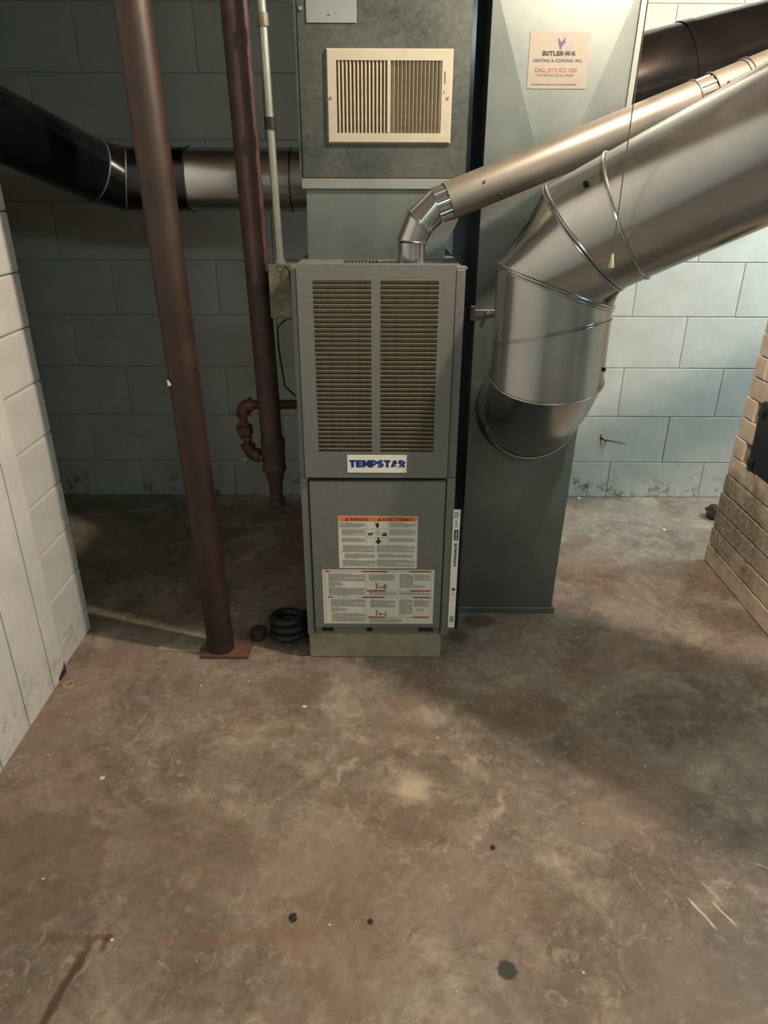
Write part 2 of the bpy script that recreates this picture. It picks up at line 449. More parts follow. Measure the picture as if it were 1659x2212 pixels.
GLY = {   # heavy block capitals as strokes on a 1 x 1 cell: (x, z) polylines, width
 'T': (0.95, [[(0.0, .88), (.95, .88)], [(.475, 0), (.475, .80)]]),
 'E': (0.80, [[(.14, 0), (.14, 1)], [(.14, .88), (.80, .88)], [(.14, .5), (.74, .5)], [(.14, .12), (.80, .12)]]),
 'M': (1.15, [[(.14, 0), (.14, 1)], [(1.01, 0), (1.01, 1)], [(.20, .95), (.575, .25)], [(.95, .95), (.575, .25)]]),
 'P': (0.88, [[(.14, 0), (.14, 1)], [(.14, .88), (.66, .88)], [(.14, .40), (.66, .40)], [(.74, .84), (.74, .44)]]),
 'S': (0.86, [[(.82, .88), (.16, .88)], [(.14, .86), (.14, .54)], [(.12, .5), (.74, .5)], [(.72, .46), (.72, .14)], [(.04, .12), (.70, .12)]]),
 'A': (1.05, [[(.12, 0), (.50, 1)], [(.93, 0), (.55, 1)], [(.25, .30), (.80, .30)]]),
 'R': (0.92, [[(.14, 0), (.14, 1)], [(.14, .88), (.66, .88)], [(.14, .44), (.66, .44)], [(.74, .84), (.74, .48)], [(.48, .44), (.80, 0)]]),
 'B': (0.88, [[(.14, 0), (.14, 1)], [(.14, .88), (.64, .88)], [(.14, .5), (.66, .5)], [(.14, .12), (.66, .12)], [(.70, .84), (.70, .54)], [(.74, .46), (.74, .16)]]),
 'U': (0.88, [[(.14, .14), (.14, 1)], [(.74, .14), (.74, 1)], [(.16, .12), (.72, .12)]]),
 'L': (0.76, [[(.14, 0), (.14, 1)], [(.14, .12), (.76, .12)]]),
 'K': (0.92, [[(.14, 0), (.14, 1)], [(.20, .42), (.80, 1)], [(.38, .56), (.84, 0)]]),
 '-': (0.44, [[(.06, .45), (.38, .45)]])}
def blocks(s_, x0, x1, z, h, y, parent, mat, wt=0.25, gap=0.10, name='lettering', fy=None):
    tot = sum(GLY[c][0] for c in s_) + gap * (len(s_) - 1); sx = (x1 - x0) / tot
    bm = bmesh.new(); x = 0
    for c in s_:
        wd, st_ = GLY[c]
        for k_, pl_ in enumerate(st_):
            (ax, az), (bx_, bz) = pl_
            ax, bx_ = (ax + x) * sx, (bx_ + x) * sx; az *= h; bz *= h
            d = Vector((bx_ - ax, bz - az)); n_ = Vector((-d.y, d.x)).normalized()
            wx = wt * h * (0.5 if abs(d.x) > abs(d.y) * 3 else 0.58)
            q = [(ax + n_.x * wx, az + n_.y * wx), (ax - n_.x * wx, az - n_.y * wx), (bx_ - n_.x * wx, bz - n_.y * wx), (bx_ + n_.x * wx, bz + n_.y * wx)]
            poly(bm, [(x0 + a, y - 0.00003 * k_ + (fy(z + min(max(b_, 0), h)) if fy else 0), z + min(max(b_, 0), h)) for a, b_ in q])
        x += wd + gap
    return obj(name, bm, mat, parent)

def bars(regions, y, parent, mat, pitch=0.0027, thick=0.0015, name='fine_print', seed=1):
    """rows of fine print too small to read: each row a run of word-long dashes"""
    rnd = random.Random(seed); bm = bmesh.new()
    for (x0, x1, z0, z1) in regions:
        z = z1; k = 0
        while z - thick > z0:
            end = x1 if (k % 5) else x0 + (x1 - x0) * rnd.uniform(0.4, 0.95)
            x = x0
            while x < end - 0.002:
                wd = rnd.uniform(0.004, 0.014); e = min(end, x + wd)
                poly(bm, [(x, y, z - thick), (e, y, z - thick), (e, y, z), (x, y, z)])
                x = e + 0.0011
            z -= pitch; k += 1
    o = obj(name, bm, mat, parent); o['kind'] = 'stuff'
    return o

def rects(rs, y, parent, mat, name):
    bm = bmesh.new()
    for (x0, x1, z0, z1) in rs: poly(bm, [(x0, y, z0), (x1, y, z0), (x1, y, z1), (x0, y, z1)])
    return obj(name, bm, mat, parent)

def struct(name, bm, mat, **k):
    o = obj(name, bm, mat, **k); o['kind'] = 'structure'
    return o

# ================================================================== THE SETTING
CEIL = 2.30
WB = 2.825          # face of the back wall
floor_bm = bmesh.new(); poly(floor_bm, [(-2.4, -1.7, 0), (2.42, -1.7, 0), (2.42, WB + 0.1, 0), (-2.4, WB + 0.1, 0)])
floor = struct('floor', floor_bm, 'floor')
ceiling = struct('ceiling', B(-2.4, 2.42, -1.7, WB + 0.1, CEIL, CEIL + 0.1), 'ceil')
bmj = B(-0.02, 0.02, -1.65, WB, CEIL - 0.18, CEIL)
mej = bpy.data.meshes.new('joist'); bmj.to_mesh(mej); bmj.free(); mej.materials.append(MAT['ceil'])
for x in (-2.2, -1.8, -1.4, -0.98, 0.46, 0.90, 1.30, 1.82):
    share('joist', mej, ceiling, (x, 0, 0))

wall_back = struct('wall_back', B(-2.4, 2.42, WB + 0.004, WB + 0.12, 0, CEIL), 'mortar')
def block_mesh(w_, h_, d_=0.02, bev=0.003, mat='block', name='block', seed=0):
    bm = B(-w_ / 2, w_ / 2, 0, d_, -h_ / 2, h_ / 2, bev=bev, seg=2)
    me = bpy.data.meshes.new(name); bm.to_mesh(me); bm.free(); me.materials.append(MAT[mat])
    return me
full = block_mesh(0.3975, 0.199); low_b = block_mesh(0.3975, 0.1588)
rnd = random.Random(3)
for c in range(11):
    z0 = 0 if c == 0 else 0.16 + 0.2015 * (c - 1); h = 0.16 if c == 0 else 0.2015
    if z0 + h > CEIL: break
    off = 0.96 if c % 2 == 0 else 1.178
    i = -8
    while i < 5:
        xa = off + 0.4 * i; xc = xa + 0.2
        if -2.35 < xc < 2.38:
            share('block', low_b if c == 0 else full, wall_back, (xc, WB - rnd.uniform(0, 0.0015), z0 + h / 2), rot=(0, rnd.uniform(-.002, .002), 0))
        i += 1
bm = bmesh.new()
for (ax, az, bx_, bz, w_) in ((0.905, 0.272, 0.93, 0.255, 0.006), (0.925, 0.262, 1.02, 0.243, 0.0035), (0.905, 0.285, 0.912, 0.225, 0.004), (0.93, 0.255, 0.915, 0.20, 0.002)):
    d = Vector((bx_ - ax, 0, bz - az)).normalized(); n_ = Vector((-d.z, 0, d.x)) * w_
    a_, b_ = Vector((ax, WB - 0.0022, az)), Vector((bx_, WB - 0.0022, bz))
    poly(bm, [a_ + n_ * .4, a_ - n_, b_ - n_ * .3, b_ + n_ * .2])
obj('rust_scuff', bm, 'copper', wall_back)
struct('wall_right', B(2.42, 2.5, -1.7, WB + 0.1, 0, CEIL), 'block')
struct('wall_front', B(-2.4, 2.42, -1.78, -1.7, 0, CEIL), 'block')
struct('wall_left_outer', B(-2.5, -2.4, -1.7, WB + 0.1, 0, CEIL), 'block')

# masonry pier / partition at the left: block end, then painted upright boards
PX = -0.892
wall_left = struct('wall_left', B(PX - 0.15, PX - 0.012, -1.7, 1.808, 0, CEIL), 'gap')
pier = block_mesh(0.213, 0.1345, 0.166, 0.006, 'pierblock', 'pier_block')
k = 0; z = 0.003
zj = [0.0, 0.075, 0.212, 0.350, 0.485, 0.628, 0.768, 0.905, 1.035]
while zj[-1] + 0.137 < CEIL: zj.append(zj[-1] + 0.137)
for a, b_ in zip(zj, zj[1:]):
    s = (b_ - a - 0.0022) / 0.1345
    # rotate so that the wide side faces +X
    o = share('block', pier, wall_left, (PX + rnd.uniform(-0.001, 0.001), 1.709, (a + b_) / 2), rot=(0, 0, PI / 2), scale=(1, 1, s))
edges = [1.600, 1.524, 1.380, 1.238, 1.096, 0.955, 0.812, 0.67, 0.53]
for i in range(len(edges) - 1):
    y1, y0 = edges[i], edges[i + 1]
    bm = bmesh.new()
    g = 0.0020
    if i == 0:   # splintered foot
        ol = [(y0 + g, 0.0), (y0 + 0.03, 0.0), (y0 + 0.035, 0.012), (y0 + 0.05, 0.008), (y0 + 0.058, 0.026), (y1 - 0.006, 0.02), (y1 - g, 0.04), (y1 - g, CEIL), (y0 + g, CEIL)]
    else:
        ol = [(y0 + g, 0.0), (y1 - g, 0.0), (y1 - g, CEIL), (y0 + g, CEIL)]
    f = bm.faces.new([bm.verts.new((PX + 0.010, y, z)) for y, z in ol])
    r = bmesh.ops.extrude_face_region(bm, geom=[f]); vs = [v for v in r['geom'] if isinstance(v, bmesh.types.BMVert)]
    bmesh.ops.translate(bm, verts=vs, vec=(-0.02, 0, 0))
    obj('board', bm, 'board', wall_left)
obj('board', B(PX - 0.01, PX + 0.01, -1.65, 0.528, 0, CEIL), 'board', wall_left)
# splinters at the broken foot of the last board
bm = bmesh.new()
for (y, dy, h) in ((1.578, 0.004, 0.035), (1.592, -0.006, 0.045), (1.560, 0.008, 0.03)):
    tube(bm, (PX + 0.012, y, 0.004), (PX + 0.018, y + dy, h), 0.0035, 0.0008, N=5)
obj('splinter', bm, 'gap', wall_left)

# ================================================================== CHIMNEY
chim = thing('brick_chimney', 'cream painted brick chimney with sooty mouldy foot at the right edge', 'chimney', (1.42, 2.02, 0))
CX = 1.158
bm = bmesh.new(); ln = 0.043 * CEIL
prism_y(bm, [(CX + 0.009, 0), (1.72, 0), (1.72, CEIL), (CX + 0.009 + ln, CEIL)], 1.790, 2.258)
obj('core', bm, 'brickjoint', chim)
def brick_me(lx, ly, lz, nm):
    bm = B(-lx / 2, lx / 2, -ly / 2, ly / 2, -lz / 2, lz / 2, bev=0.004, seg=2)
    for v in bm.verts: v.co += Vector((random.uniform(-1, 1), random.uniform(-1, 1), random.uniform(-1, 1))) * 0.0007
    me = bpy.data.meshes.new(nm); bm.to_mesh(me); bm.free(); me.materials.append(MAT['brick']); return me
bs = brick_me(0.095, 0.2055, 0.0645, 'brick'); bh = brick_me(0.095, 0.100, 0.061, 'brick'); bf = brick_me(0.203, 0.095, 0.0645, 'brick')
nC = int(CEIL / 0.0675)
for c in range(nC):
    z = 0.034 + c * 0.0675; lean = z * 0.043
    # left face, x = CX, y 1.78..2.26
    y = 1.78
    seq = [0.203, 0.203, 0.066] if c % 2 == 0 else [0.100, 0.203, 0.168]
    for L in seq:
        yc = y + L / 2
        cut = (0.39 < z < 0.62) and yc < 2.12
        if not cut:
            share('brick', bs, chim, (CX + 0.0475 + lean + random.uniform(-.0015, .0015), yc, z), scale=(1, L / 0.203, 1), rot=(0, 0, random.uniform(-.006, .006)))
        elif y < 1.79:
            share('brick', bs, chim, (CX + 0.0475 + lean, 1.807, z), scale=(1, 0.054 / 0.203, 1))
        y += L + 0.005
    x = CX + 0.1 if c % 2 == 0 else CX + 0.1
    if z < 1.3:
        for L in ((0.203, 0.203) if c % 2 == 0 else (0.10, 0.203, 0.10)):
            share('brick', bf, chim, (x + L / 2 + lean * 0.6, 1.8275, z), scale=(L / 0.203, 1, 1)); x += L + 0.005
# cast iron clean-out door
DX = CX + 0.022
door = obj('cleanout_door', B(DX - 0.006, DX + 0.05, 1.838, 2.155, 0.385, 0.625, bev=0.014, seg=3), 'black', chim, label='black cast iron clean-out door with rounded corners')
obj('hinge', B(DX - 0.012, DX, 2.115, 2.148, 0.575, 0.605, bev=0.004), 'black', door)
obj('hinge', B(DX - 0.012, DX, 2.115, 2.148, 0.41, 0.44, bev=0.004), 'black', door)
bm = bmesh.new(); tube(bm, (DX - 0.018, 1.868, 0.50), (DX, 1.868, 0.50), 0.01, N=12); obj('latch', bm, 'black', door)

# ================================================================== FURNACE
fu = thing('furnace', 'tall taupe gas furnace with two louvred columns above and warning labels below', 'furnace', (-0.015, 2.03, 0))
cab = obj('cabinet', B(-0.212, 0.181, 1.678, 2.40, 0.083, 1.060, bev=0.002), 'cabinet', fu)
obj('foot_panel', B(-0.210, 0.163, 1.672, 2.39, 0.0, 0.0828, bev=0.003), 'pad', fu, label='beige base block')
obj('jamb', B(-0.212, -0.1935, 1.662, 1.6785, 0.083, 0.560, bev=0.001), 'cabinet', fu)
obj('jamb', B(0.1595, 0.181, 1.662, 1.6785, 0.083, 0.560, bev=0.001), 'cabinet', fu)
obj('jamb', B(-0.212, -0.2005, 1.668, 1.6785, 0.560, 1.060, bev=0.001), 'cabinet', fu)
obj('jamb', B(0.1605, 0.181, 1.668, 1.6785, 0.560, 1.060, bev=0.001), 'cabinet', fu)
bm = B(-0.190, 0.156, 1.668, 1.679, 0.0845, 0.108, bev=0.001); obj('bottom_rail', bm, 'cabinet', fu)
for (a, b_) in ((-0.172, -0.140), (-0.048, -0.030), (0.098, 0.140)): obj('clip', B(a, b_, 1.6655, 1.669, 0.094, 0.105), 'inside', fu)
# upper door with louvre slots
DF = 1.655
SL = [(-0.162, -0.031), (-0.010, 0.121)]; LZ0, LZ1 = 0.632, 1.041
bm = bmesh.new()
def sheet(x0, x1, z0, z1): box(bm, x0, x1, DF, DF + 0.004, z0, z1)
sheet(-0.198, SL[0][0], 0.563, 1.072); sheet(SL[0][1], SL[1][0], LZ0, LZ1); sheet(SL[1][1], 0.158, 0.563, 1.072)
sheet(SL[0][0], SL[1][1], 0.563, LZ0); sheet(SL[0][0], SL[1][1], LZ1, 1.072)
box(bm, -0.198, -0.195, DF + 0.004, 1.678, 0.563, 1.072); box(bm, 0.155, 0.158, DF + 0.004, 1.678, 0.563, 1.072)
box(bm, -0.198, 0.158, DF + 0.004, 1.678, 1.0695, 1.0725); box(bm, -0.195, 0.155, DF + 0.004, 1.675, 0.563, 0.566)
box(bm, 0.158, 0.186, 1.676, 1.73, 1.0605, 1.0635)
ud = obj('upper_door', bm, 'cabinet', fu)
obj('backing', B(-0.19, 0.15, 1.672, 1.675, 0.60, 1.062), 'dusty', ud)
pitch = (LZ1 - LZ0) / 38
bm = bmesh.new(); hw = 0.0655
# blade: rolled upper lip outside, sloping down and inwards
prof = [(0.0000, 0.0), (-0.0012, -0.0006), (-0.0010, -0.0020), (0.0060, -0.0098), (0.0067, -0.0093), (0.0012, -0.0005)]
a = [bm.verts.new((-hw, y, z)) for y, z in prof]; b_ = [bm.verts.new((hw, y, z)) for y, z in prof]
for i in range(6): bm.faces.new([a[i], a[(i + 1) % 6], b_[(i + 1) % 6], b_[i]])
bm.faces.new(a); bm.faces.new(b_[::-1]); bmesh.ops.recalc_face_normals(bm, faces=bm.faces)
lme = bpy.data.meshes.new('louver'); bm.to_mesh(lme); bm.free(); lme.materials.append(MAT['louver'])
for (a, b_) in SL:
    for i in range(38):
        share('louver', lme, ud, ((a + b_) / 2, DF + 0.0002, LZ1 - 0.0005 - i * pitch))
# lower door
ld = obj('lower_door', B(-0.190, 0.156, DF + 0.003, 1.678, 0.110, 0.551, bev=0.002), 'cabinet', fu)
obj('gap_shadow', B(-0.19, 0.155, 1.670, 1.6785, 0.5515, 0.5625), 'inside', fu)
# badge
LY = DF + 0.003 - 0.0006
bd = obj('badge', B(-0.092, 0.056, DF - 0.0012, DF, 0.577, 0.624, bev=0.0005), 'whitebright', fu, label='white maker badge with navy capitals')
blocks('TEMPSTAR', -0.0870, 0.0520, 0.5915, 0.0195, DF - 0.0015, bd, 'blue', wt=0.30)
bm = bmesh.new(); c0 = Vector((0.0335, DF - 0.0019, 0.5975)); pts = []
for i in range(10):
    a = PI / 2 + i * PI / 5; r = 0.0085 if i % 2 == 0 else 0.0035
    pts.append((c0.x + r * math.cos(a), c0.y, c0.z + r * math.sin(a)))
poly(bm, pts); obj('star', bm, 'whitebright', bd)
# warning label
x0, x1, z0, z1 = -0.119, 0.088, 0.301, 0.455
wl = obj('warning_label', B(x0, x1, LY, LY + 0.0006, z0, z1), 'white', fu, label='white warning label with orange heading')
def WX(c): return x0 + (c - 240) / 1065 * (x1 - x0)
def WZ(c): return z1 - (c - 100) / 685 * (z1 - z0)
rects([(x0 + 0.0015, x1 - 0.0015, WZ(166), WZ(104))], LY - 0.0003, wl, 'orange', 'heading_band')
text('WARNING', WX(392), WX(640), WZ(158), LY - 0.0006, wl, 'redtext', height=0.0090, bold=0.02)
text('AVERTISSEMENT', WX(825), WX(1265), WZ(158), LY - 0.0006, wl, 'redtext', height=0.0090, bold=0.02)
bm = bmesh.new()
for cx in (355, 793): poly(bm, [(WX(cx - 22), LY - 0.0006, WZ(158)), (WX(cx + 22), LY - 0.0006, WZ(158)), (WX(cx), LY - 0.0006, WZ(120))])
obj('warning_triangle', bm, 'ink', wl)
W = lambda a, b_, c, d: (WX(a), WX(b_), WZ(d), WZ(c))
bars([W(258, 600, 180, 245), W(285, 605, 272, 345), W(285, 595, 380, 440), W(925, 1280, 180, 245), W(925, 1280, 272, 345), W(925, 1275, 380, 440),
      W(295, 735, 475, 575), W(320, 735, 590, 655), W(290, 735, 672, 762), W(755, 1270, 475, 575), W(770, 1250, 590, 650), W(755, 1275, 668, 762)], LY - 0.0003, wl, 'grey_ink', 0.0024, 0.00165, seed=4)
rects([W(618, 622, 172, 455), W(903, 907, 172, 455), W(622, 903, 262, 266), W(622, 903, 372, 376), W(245, 618, 257, 260), W(907, 1295, 257, 260)], LY - 0.00035, wl, 'grey_ink', 'ruling')
def disc(bm, cx, cz, rx, rz, y, n=14, a0=0, a1=2 * PI):
    poly(bm, [(cx + rx * math.cos(a0 + (a1 - a0) * i / n), y, cz + rz * math.sin(a0 + (a1 - a0) * i / n)) for i in range(n)])
bm = bmesh.new(); Y = LY - 0.0006
disc(bm, WX(766), WZ(215), 0.0036, 0.0080, Y); poly(bm, [(WX(722), Y, WZ(180)), (WX(728), Y, WZ(178)), (WX(756), Y, WZ(215)), (WX(748), Y, WZ(222))])
poly(bm, [(WX(645), Y, WZ(350)), (WX(645), Y, WZ(300)), (WX(660), Y, WZ(322)), (WX(690), Y, WZ(312)), (WX(706), Y, WZ(298)), (WX(700), Y, WZ(350)), (WX(684), Y, WZ(330)), (WX(662), Y, WZ(348))])
poly(bm, [(WX(825), Y, WZ(352)), (WX(835), Y, WZ(325)), (WX(846), Y, WZ(300)), (WX(856), Y, WZ(328)), (WX(872), Y, WZ(296)), (WX(884), Y, WZ(322)), (WX(894), Y, WZ(352))])
disc(bm, WX(780), WZ(388), 0.0028, 0.0030, Y)
poly(bm, [(WX(727), Y, WZ(440)), (WX(750), Y, WZ(412)), (WX(780), Y, WZ(400)), (WX(808), Y, WZ(412)), (WX(822), Y, WZ(436)), (WX(798), Y, WZ(432)), (WX(790), Y, WZ(458)), (WX(765), Y, WZ(458)), (WX(755), Y, WZ(432))])
obj('pictogram', bm, 'ink', wl)
bm = bmesh.new(); N = 28; cx, cz = WX(776), WZ(310); R1, R2 = 0.0080, 0.0068
for i in range(N):
    a, b_ = 2 * PI * i / N, 2 * PI * (i + 1) / N
    poly(bm, [(cx + R1 * math.cos(a), Y, cz + R1 * math.sin(a)), (cx + R1 * math.cos(b_), Y, cz + R1 * math.sin(b_)), (cx + R2 * math.cos(b_), Y, cz + R2 * math.sin(b_)), (cx + R2 * math.cos(a), Y, cz + R2 * math.sin(a))])
poly(bm, [(WX(755), Y, WZ(300)), (WX(800), Y, WZ(302)), (WX(798), Y, WZ(312)), (WX(772), Y, WZ(312)), (WX(770), Y, WZ(328)), (WX(762), Y, WZ(328))])
obj('pictogram', bm, 'grey_ink', wl)
# lighting instruction label
x0, x1, z0, z1 = -0.165, 0.136, 0.125, 0.296
il = obj('instruction_label', B(x0, x1, LY, LY + 0.0006, z0, z1), 'white', fu, label='white instruction label with red dashes')
def IX(c): return x0 + (c - 30) / 1495 * (x1 - x0)
def IZ(c): return z1 - (c - 75) / 720 * (z1 - z0)
I = lambda a, b_, c, d: (IX(a), IX(b_), IZ(d), IZ(c))
rects([I(a, b_, y - 9, y + 9) for y, ab in ((95, [(65, 135), (555, 900), (1195, 1480)]), (348, [(620, 880), (1205, 1478)]), (436, [(90, 160), (562, 868), (1250, 1475)]), (705, [(635, 872), (1245, 1470)])) for a, b_ in ab], LY - 0.0003, il, 'red', 'red_dash')
rects([I(140, 550, 92, 98), I(905, 1190, 92, 98), I(885, 1200, 345, 351), I(165, 555, 433, 439), I(872, 1245, 433, 439), I(876, 1240, 702, 708), I(612, 616, 110, 780), I(60, 64, 110, 780), I(1488, 1491, 100, 700)], LY - 0.0003, il, 'grey_ink', 'ruling')
bars([I(112, 600, 125, 225), I(112, 300, 235, 300), I(112, 600, 305, 420), I(135, 600, 462, 565), I(135, 360, 575, 640), I(140, 600, 650, 775), I(655, 1000, 132, 215), I(655, 1030, 360, 412),
      I(672, 1010, 470, 570), I(655, 1100, 722, 780), I(1062, 1250, 130, 310), I(1262, 1470, 130, 215), I(1255, 1410, 270, 310), I(1062, 1470, 365, 412), I(1062, 1245, 460, 675), I(1262, 1470, 470, 560), I(1300, 1410, 590, 620)], LY - 0.0003, il, 'grey_ink', 0.0024, 0.0016, seed=9)
bm = bmesh.new(); Y = LY - 0.0006
for oy in (0, 362):
    poly(bm, [(IX(735), Y, IZ(250 + oy)), (IX(765), Y, IZ(240 + oy)), (IX(772), Y, IZ(275 + oy)), (IX(768), Y, IZ(322 + oy)), (IX(745), Y, IZ(325 + oy)), (IX(748), Y, IZ(285 + oy))])
    disc(bm, IX(805), IZ(300 + oy), 0.0028, 0.0040, Y)
    if oy == 0: poly(bm, [(IX(830), Y, IZ(302 + oy)), (IX(872), Y, IZ(250 + oy)), (IX(888), Y, IZ(270 + oy)), (IX(885), Y, IZ(322 + oy)), (IX(860), Y, IZ(325 + oy))])
    else: poly(bm, [(IX(790), Y, IZ(292 + oy)), (IX(870), Y, IZ(296 + oy)), (IX(885), Y, IZ(250 + oy)), (IX(890), Y, IZ(320 + oy)), (IX(868), Y, IZ(330 + oy)), (IX(862), Y, IZ(305 + oy)), (IX(795), Y, IZ(302 + oy))])
obj('pictogram', bm, 'brown_ink', il)

# ------------------------------------------------------------------ filter rack + filter at the furnace's right side
fr = thing('furnace_filter', 'white edged furnace filter standing upright in black slot between furnace and duct', 'filter', (0.19, 1.75, 0.10))
obj('media', B(0.1815, 0.2000, 1.6605, 2.05, 0.112, 0.474), 'black', fr, label='dark filter body')
fe = obj('edge_strip', B(0.1790, 0.1975, 1.6585, 1.6605, 0.112, 0.474, bev=0.0006), 'whitebright', fr, label='white printed edge')
bm = bmesh.new(); tube(bm, (0.2045, 1.663, 0.478), (0.2045, 1.675, 0.415), 0.0025, N=8); obj('slot_clip', bm, 'black', fr)
obj('slot_channel', B(0.2005, 0.2065, 1.662, 2.05, 0.105, 0.476), 'black', fr)
Y = 1.6581
bm = bmesh.new(); cx, cz = 0.1885, 0.459
for i in range(16):   # letter D in outline
    a, b_ = -PI / 2 + PI * i / 16, -PI / 2 + PI * (i + 1) / 16
    poly(bm, [(cx + 0.0052 * math.cos(a), Y, cz + 0.0075 * math.sin(a)), (cx + 0.0052 * math.cos(b_), Y, cz + 0.0075 * math.sin(b_)), (cx + 0.0036 * math.cos(b_), Y, cz + 0.0056 * math.sin(b_)), (cx + 0.0036 * math.cos(a), Y, cz + 0.0056 * math.sin(a))])
poly(bm, [(cx - 0.006, Y, cz - 0.0075), (cx, Y, cz - 0.0075), (cx, Y, cz - 0.0056), (cx - 0.006, Y, cz - 0.0056)])
poly(bm, [(cx - 0.006, Y, cz + 0.0056), (cx, Y, cz + 0.0056), (cx, Y, cz + 0.0075), (cx - 0.006, Y, cz + 0.0075)])
poly(bm, [(cx - 0.006, Y, cz - 0.0075), (cx - 0.0044, Y, cz - 0.0075), (cx - 0.0044, Y, cz + 0.0075), (cx - 0.006, Y, cz + 0.0075)])
disc(bm, cx, cz, 0.0016, 0.0022, Y)
poly(bm, [(0.1835, Y, 0.386), (0.1945, Y, 0.386), (0.1945, Y, 0.416), (0.1835, Y, 0.416)])
z = 0.376
for i in range(11):
    h = random.uniform(0.003, 0.0055); poly(bm, [(0.1850, Y, z - h), (0.1935 - random.uniform(0, .003), Y, z - h), (0.1930, Y, z), (0.1850 + random.uniform(0, .003), Y, z)]); z -= h + 0.0022
poly(bm, [(0.1845, Y, 0.236), (0.189, Y, 0.243), (0.189, Y, 0.2385), (0.1945, Y, 0.2385), (0.1945, Y, 0.2335), (0.189, Y, 0.2335), (0.189, Y, 0.229)])
obj('printed_mark', bm, 'ink', fe)
rects([(0.1858, 0.1880, 0.424, 0.444), (0.1892, 0.1906, 0.424, 0.444), (0.183, 0.194, 0.130, 0.150), (0.187, 0.191, 0.220, 0.224)], Y, fe, 'grey_ink', 'fine_print')
rects([(0.1872, 0.1910, 0.389, 0.396), (0.1872, 0.1910, 0.398, 0.404), (0.1872, 0.1910, 0.406, 0.412)], Y - 0.0003, fe, 'white', 'reversed_print')

# ================================================================== PLENUM
pl = thing('supply_plenum', 'square spangled galvanised plenum rising above the furnace', 'plenum', (-0.003, 2.14, 1.061))
PF = 1.895
obj('upper_box', B(-0.200, 0.193, PF, 2.40, 1.245, CEIL, bev=0.002), 'galv_old', pl)
obj('joint_band', B(-0.203, 0.195, PF - 0.006, 2.402, 1.221, 1.2448, bev=0.002), 'galv_lip', pl, label='clean pale joint band')
bm = bmesh.new(); prism_y(bm, [(-0.194, 1.0605), (-0.192, 1.2205), (0.190, 1.2205), (0.188, 1.175), (0.172, 1.135), (0.152, 1.10), (0.150, 1.0605)], PF + 0.002, 2.38)
obj('coil_case', bm, 'galv_rect', pl, label='smooth grey coil case')
obj('corner_flange', B(0.1935, 0.2035, PF + 0.012, PF + 0.04, 1.20, CEIL), 'galv_dark', pl)
obj('corner_flange', B(-0.2055, -0.2005, PF - 0.004, PF + 0.03, 1.246, CEIL), 'galv_old', pl)
pt = obj('patch_sheet', B(-0.178, -0.066, PF - 0.003, PF - 0.0005, 1.558, 1.80, bev=0.0008), 'galv_lip', pl, label='bright patch of clean sheet metal')
bm = bmesh.new(); screw(bm, (-0.125, PF - 0.003, 1.575), (0, -1, 0), 0.003); screw(bm, (-0.19, PF, 1.585), (0, -1, 0), 0.005); obj('screw', bm, 'galv_lip', pt)
bm = bmesh.new()
for i in range(10): box(bm, -0.10 + i * 0.0085, -0.0945 + i * 0.0085, PF - 0.10, PF - 0.02, 1.0602, 1.0612)
obj('vent_slot', bm, 'inside', fu)

# wall register screwed on the plenum
rg = thing('air_register', 'cream louvred air register screwed to the plenum front', 'register', (0.007, PF - 0.006, 1.318))
gx0, gx1, gz0, gz1 = -0.113, 0.128, 1.3415, 1.487
bm = bmesh.new(); y0, y1 = PF - 0.009, PF - 0.001
def bx2(a, b_, c, d): box(bm, a, b_, y0, y1, c, d)
X0, X1, Z0, Z1 = -0.137, 0.153, 1.319, 1.511
bx2(X0 + 0.004, gx0, Z0 + 0.004, Z1 - 0.004); bx2(gx1, X1 - 0.004, Z0 + 0.004, Z1 - 0.004); bx2(gx0, gx1, Z0 + 0.004, gz0); bx2(gx0, gx1, gz1, Z1 - 0.004)
# sloping rim
o_ = [(X0, Z0), (X1, Z0), (X1, Z1), (X0, Z1)]; i_ = [(X0 + 0.004, Z0 + 0.004), (X1 - 0.004, Z0 + 0.004), (X1 - 0.004, Z1 - 0.004), (X0 + 0.004, Z1 - 0.004)]
for j in range(4):
    a, b_, c, d = o_[j], o_[(j + 1) % 4], i_[(j + 1) % 4], i_[j]
    poly(bm, [(a[0], y1, a[1]), (b_[0], y1, b_[1]), (c[0], y0, c[1]), (d[0], y0, d[1])])
rf = obj('frame', bm, 'register', rg)
obj('damper', B(gx0, gx1, PF - 0.0016, PF - 0.0006, gz0, gz1), 'damper', rg, label='tan dusty damper plate')
obj('mullion', B(0.0025, 0.0105, PF - 0.0098, PF - 0.0016, gz0, gz1, bev=0.001), 'register', rg)
for side, (a, b_, ang) in enumerate(((gx0, 0.0025, -0.65), (0.0105, gx1, 0.85))):
    bm = B(-0.0007, 0.0007, -0.0036, 0.0036, -(gz1 - gz0) / 2, (gz1 - gz0) / 2)
    bmesh.ops.rotate(bm, verts=bm.verts, cent=(0, 0, 0), matrix=Matrix.Rotation(ang, 3, 'Z'))
    me = bpy.data.meshes.new('louver'); bm.to_mesh(me); bm.free(); me.materials.append(MAT['regbar'])
    n = 13
    for i in range(n):
        share('louver', me, rg, (a + (i + 0.75) * (b_ - a) / (n + 0.3), PF - 0.0055, (gz0 + gz1) / 2))
rects([(0.1335, 0.1355, 1.441, 1.466), (0.1328, 0.1348, 1.4225, 1.4265)], y0 - 0.0003, rf, 'ink', 'lever_slot')
bm = bmesh.new(); screw(bm, (-0.1265, y0, 1.413), (0, -1, 0), 0.004, 0.002); obj('screw', bm, 'galv_lip', rf)
bm = bmesh.new(); screw(bm, (0.143, y0, 1.414), (0, -1, 0), 0.004, 0.002); obj('screw', bm, 'galv_lip', rf)

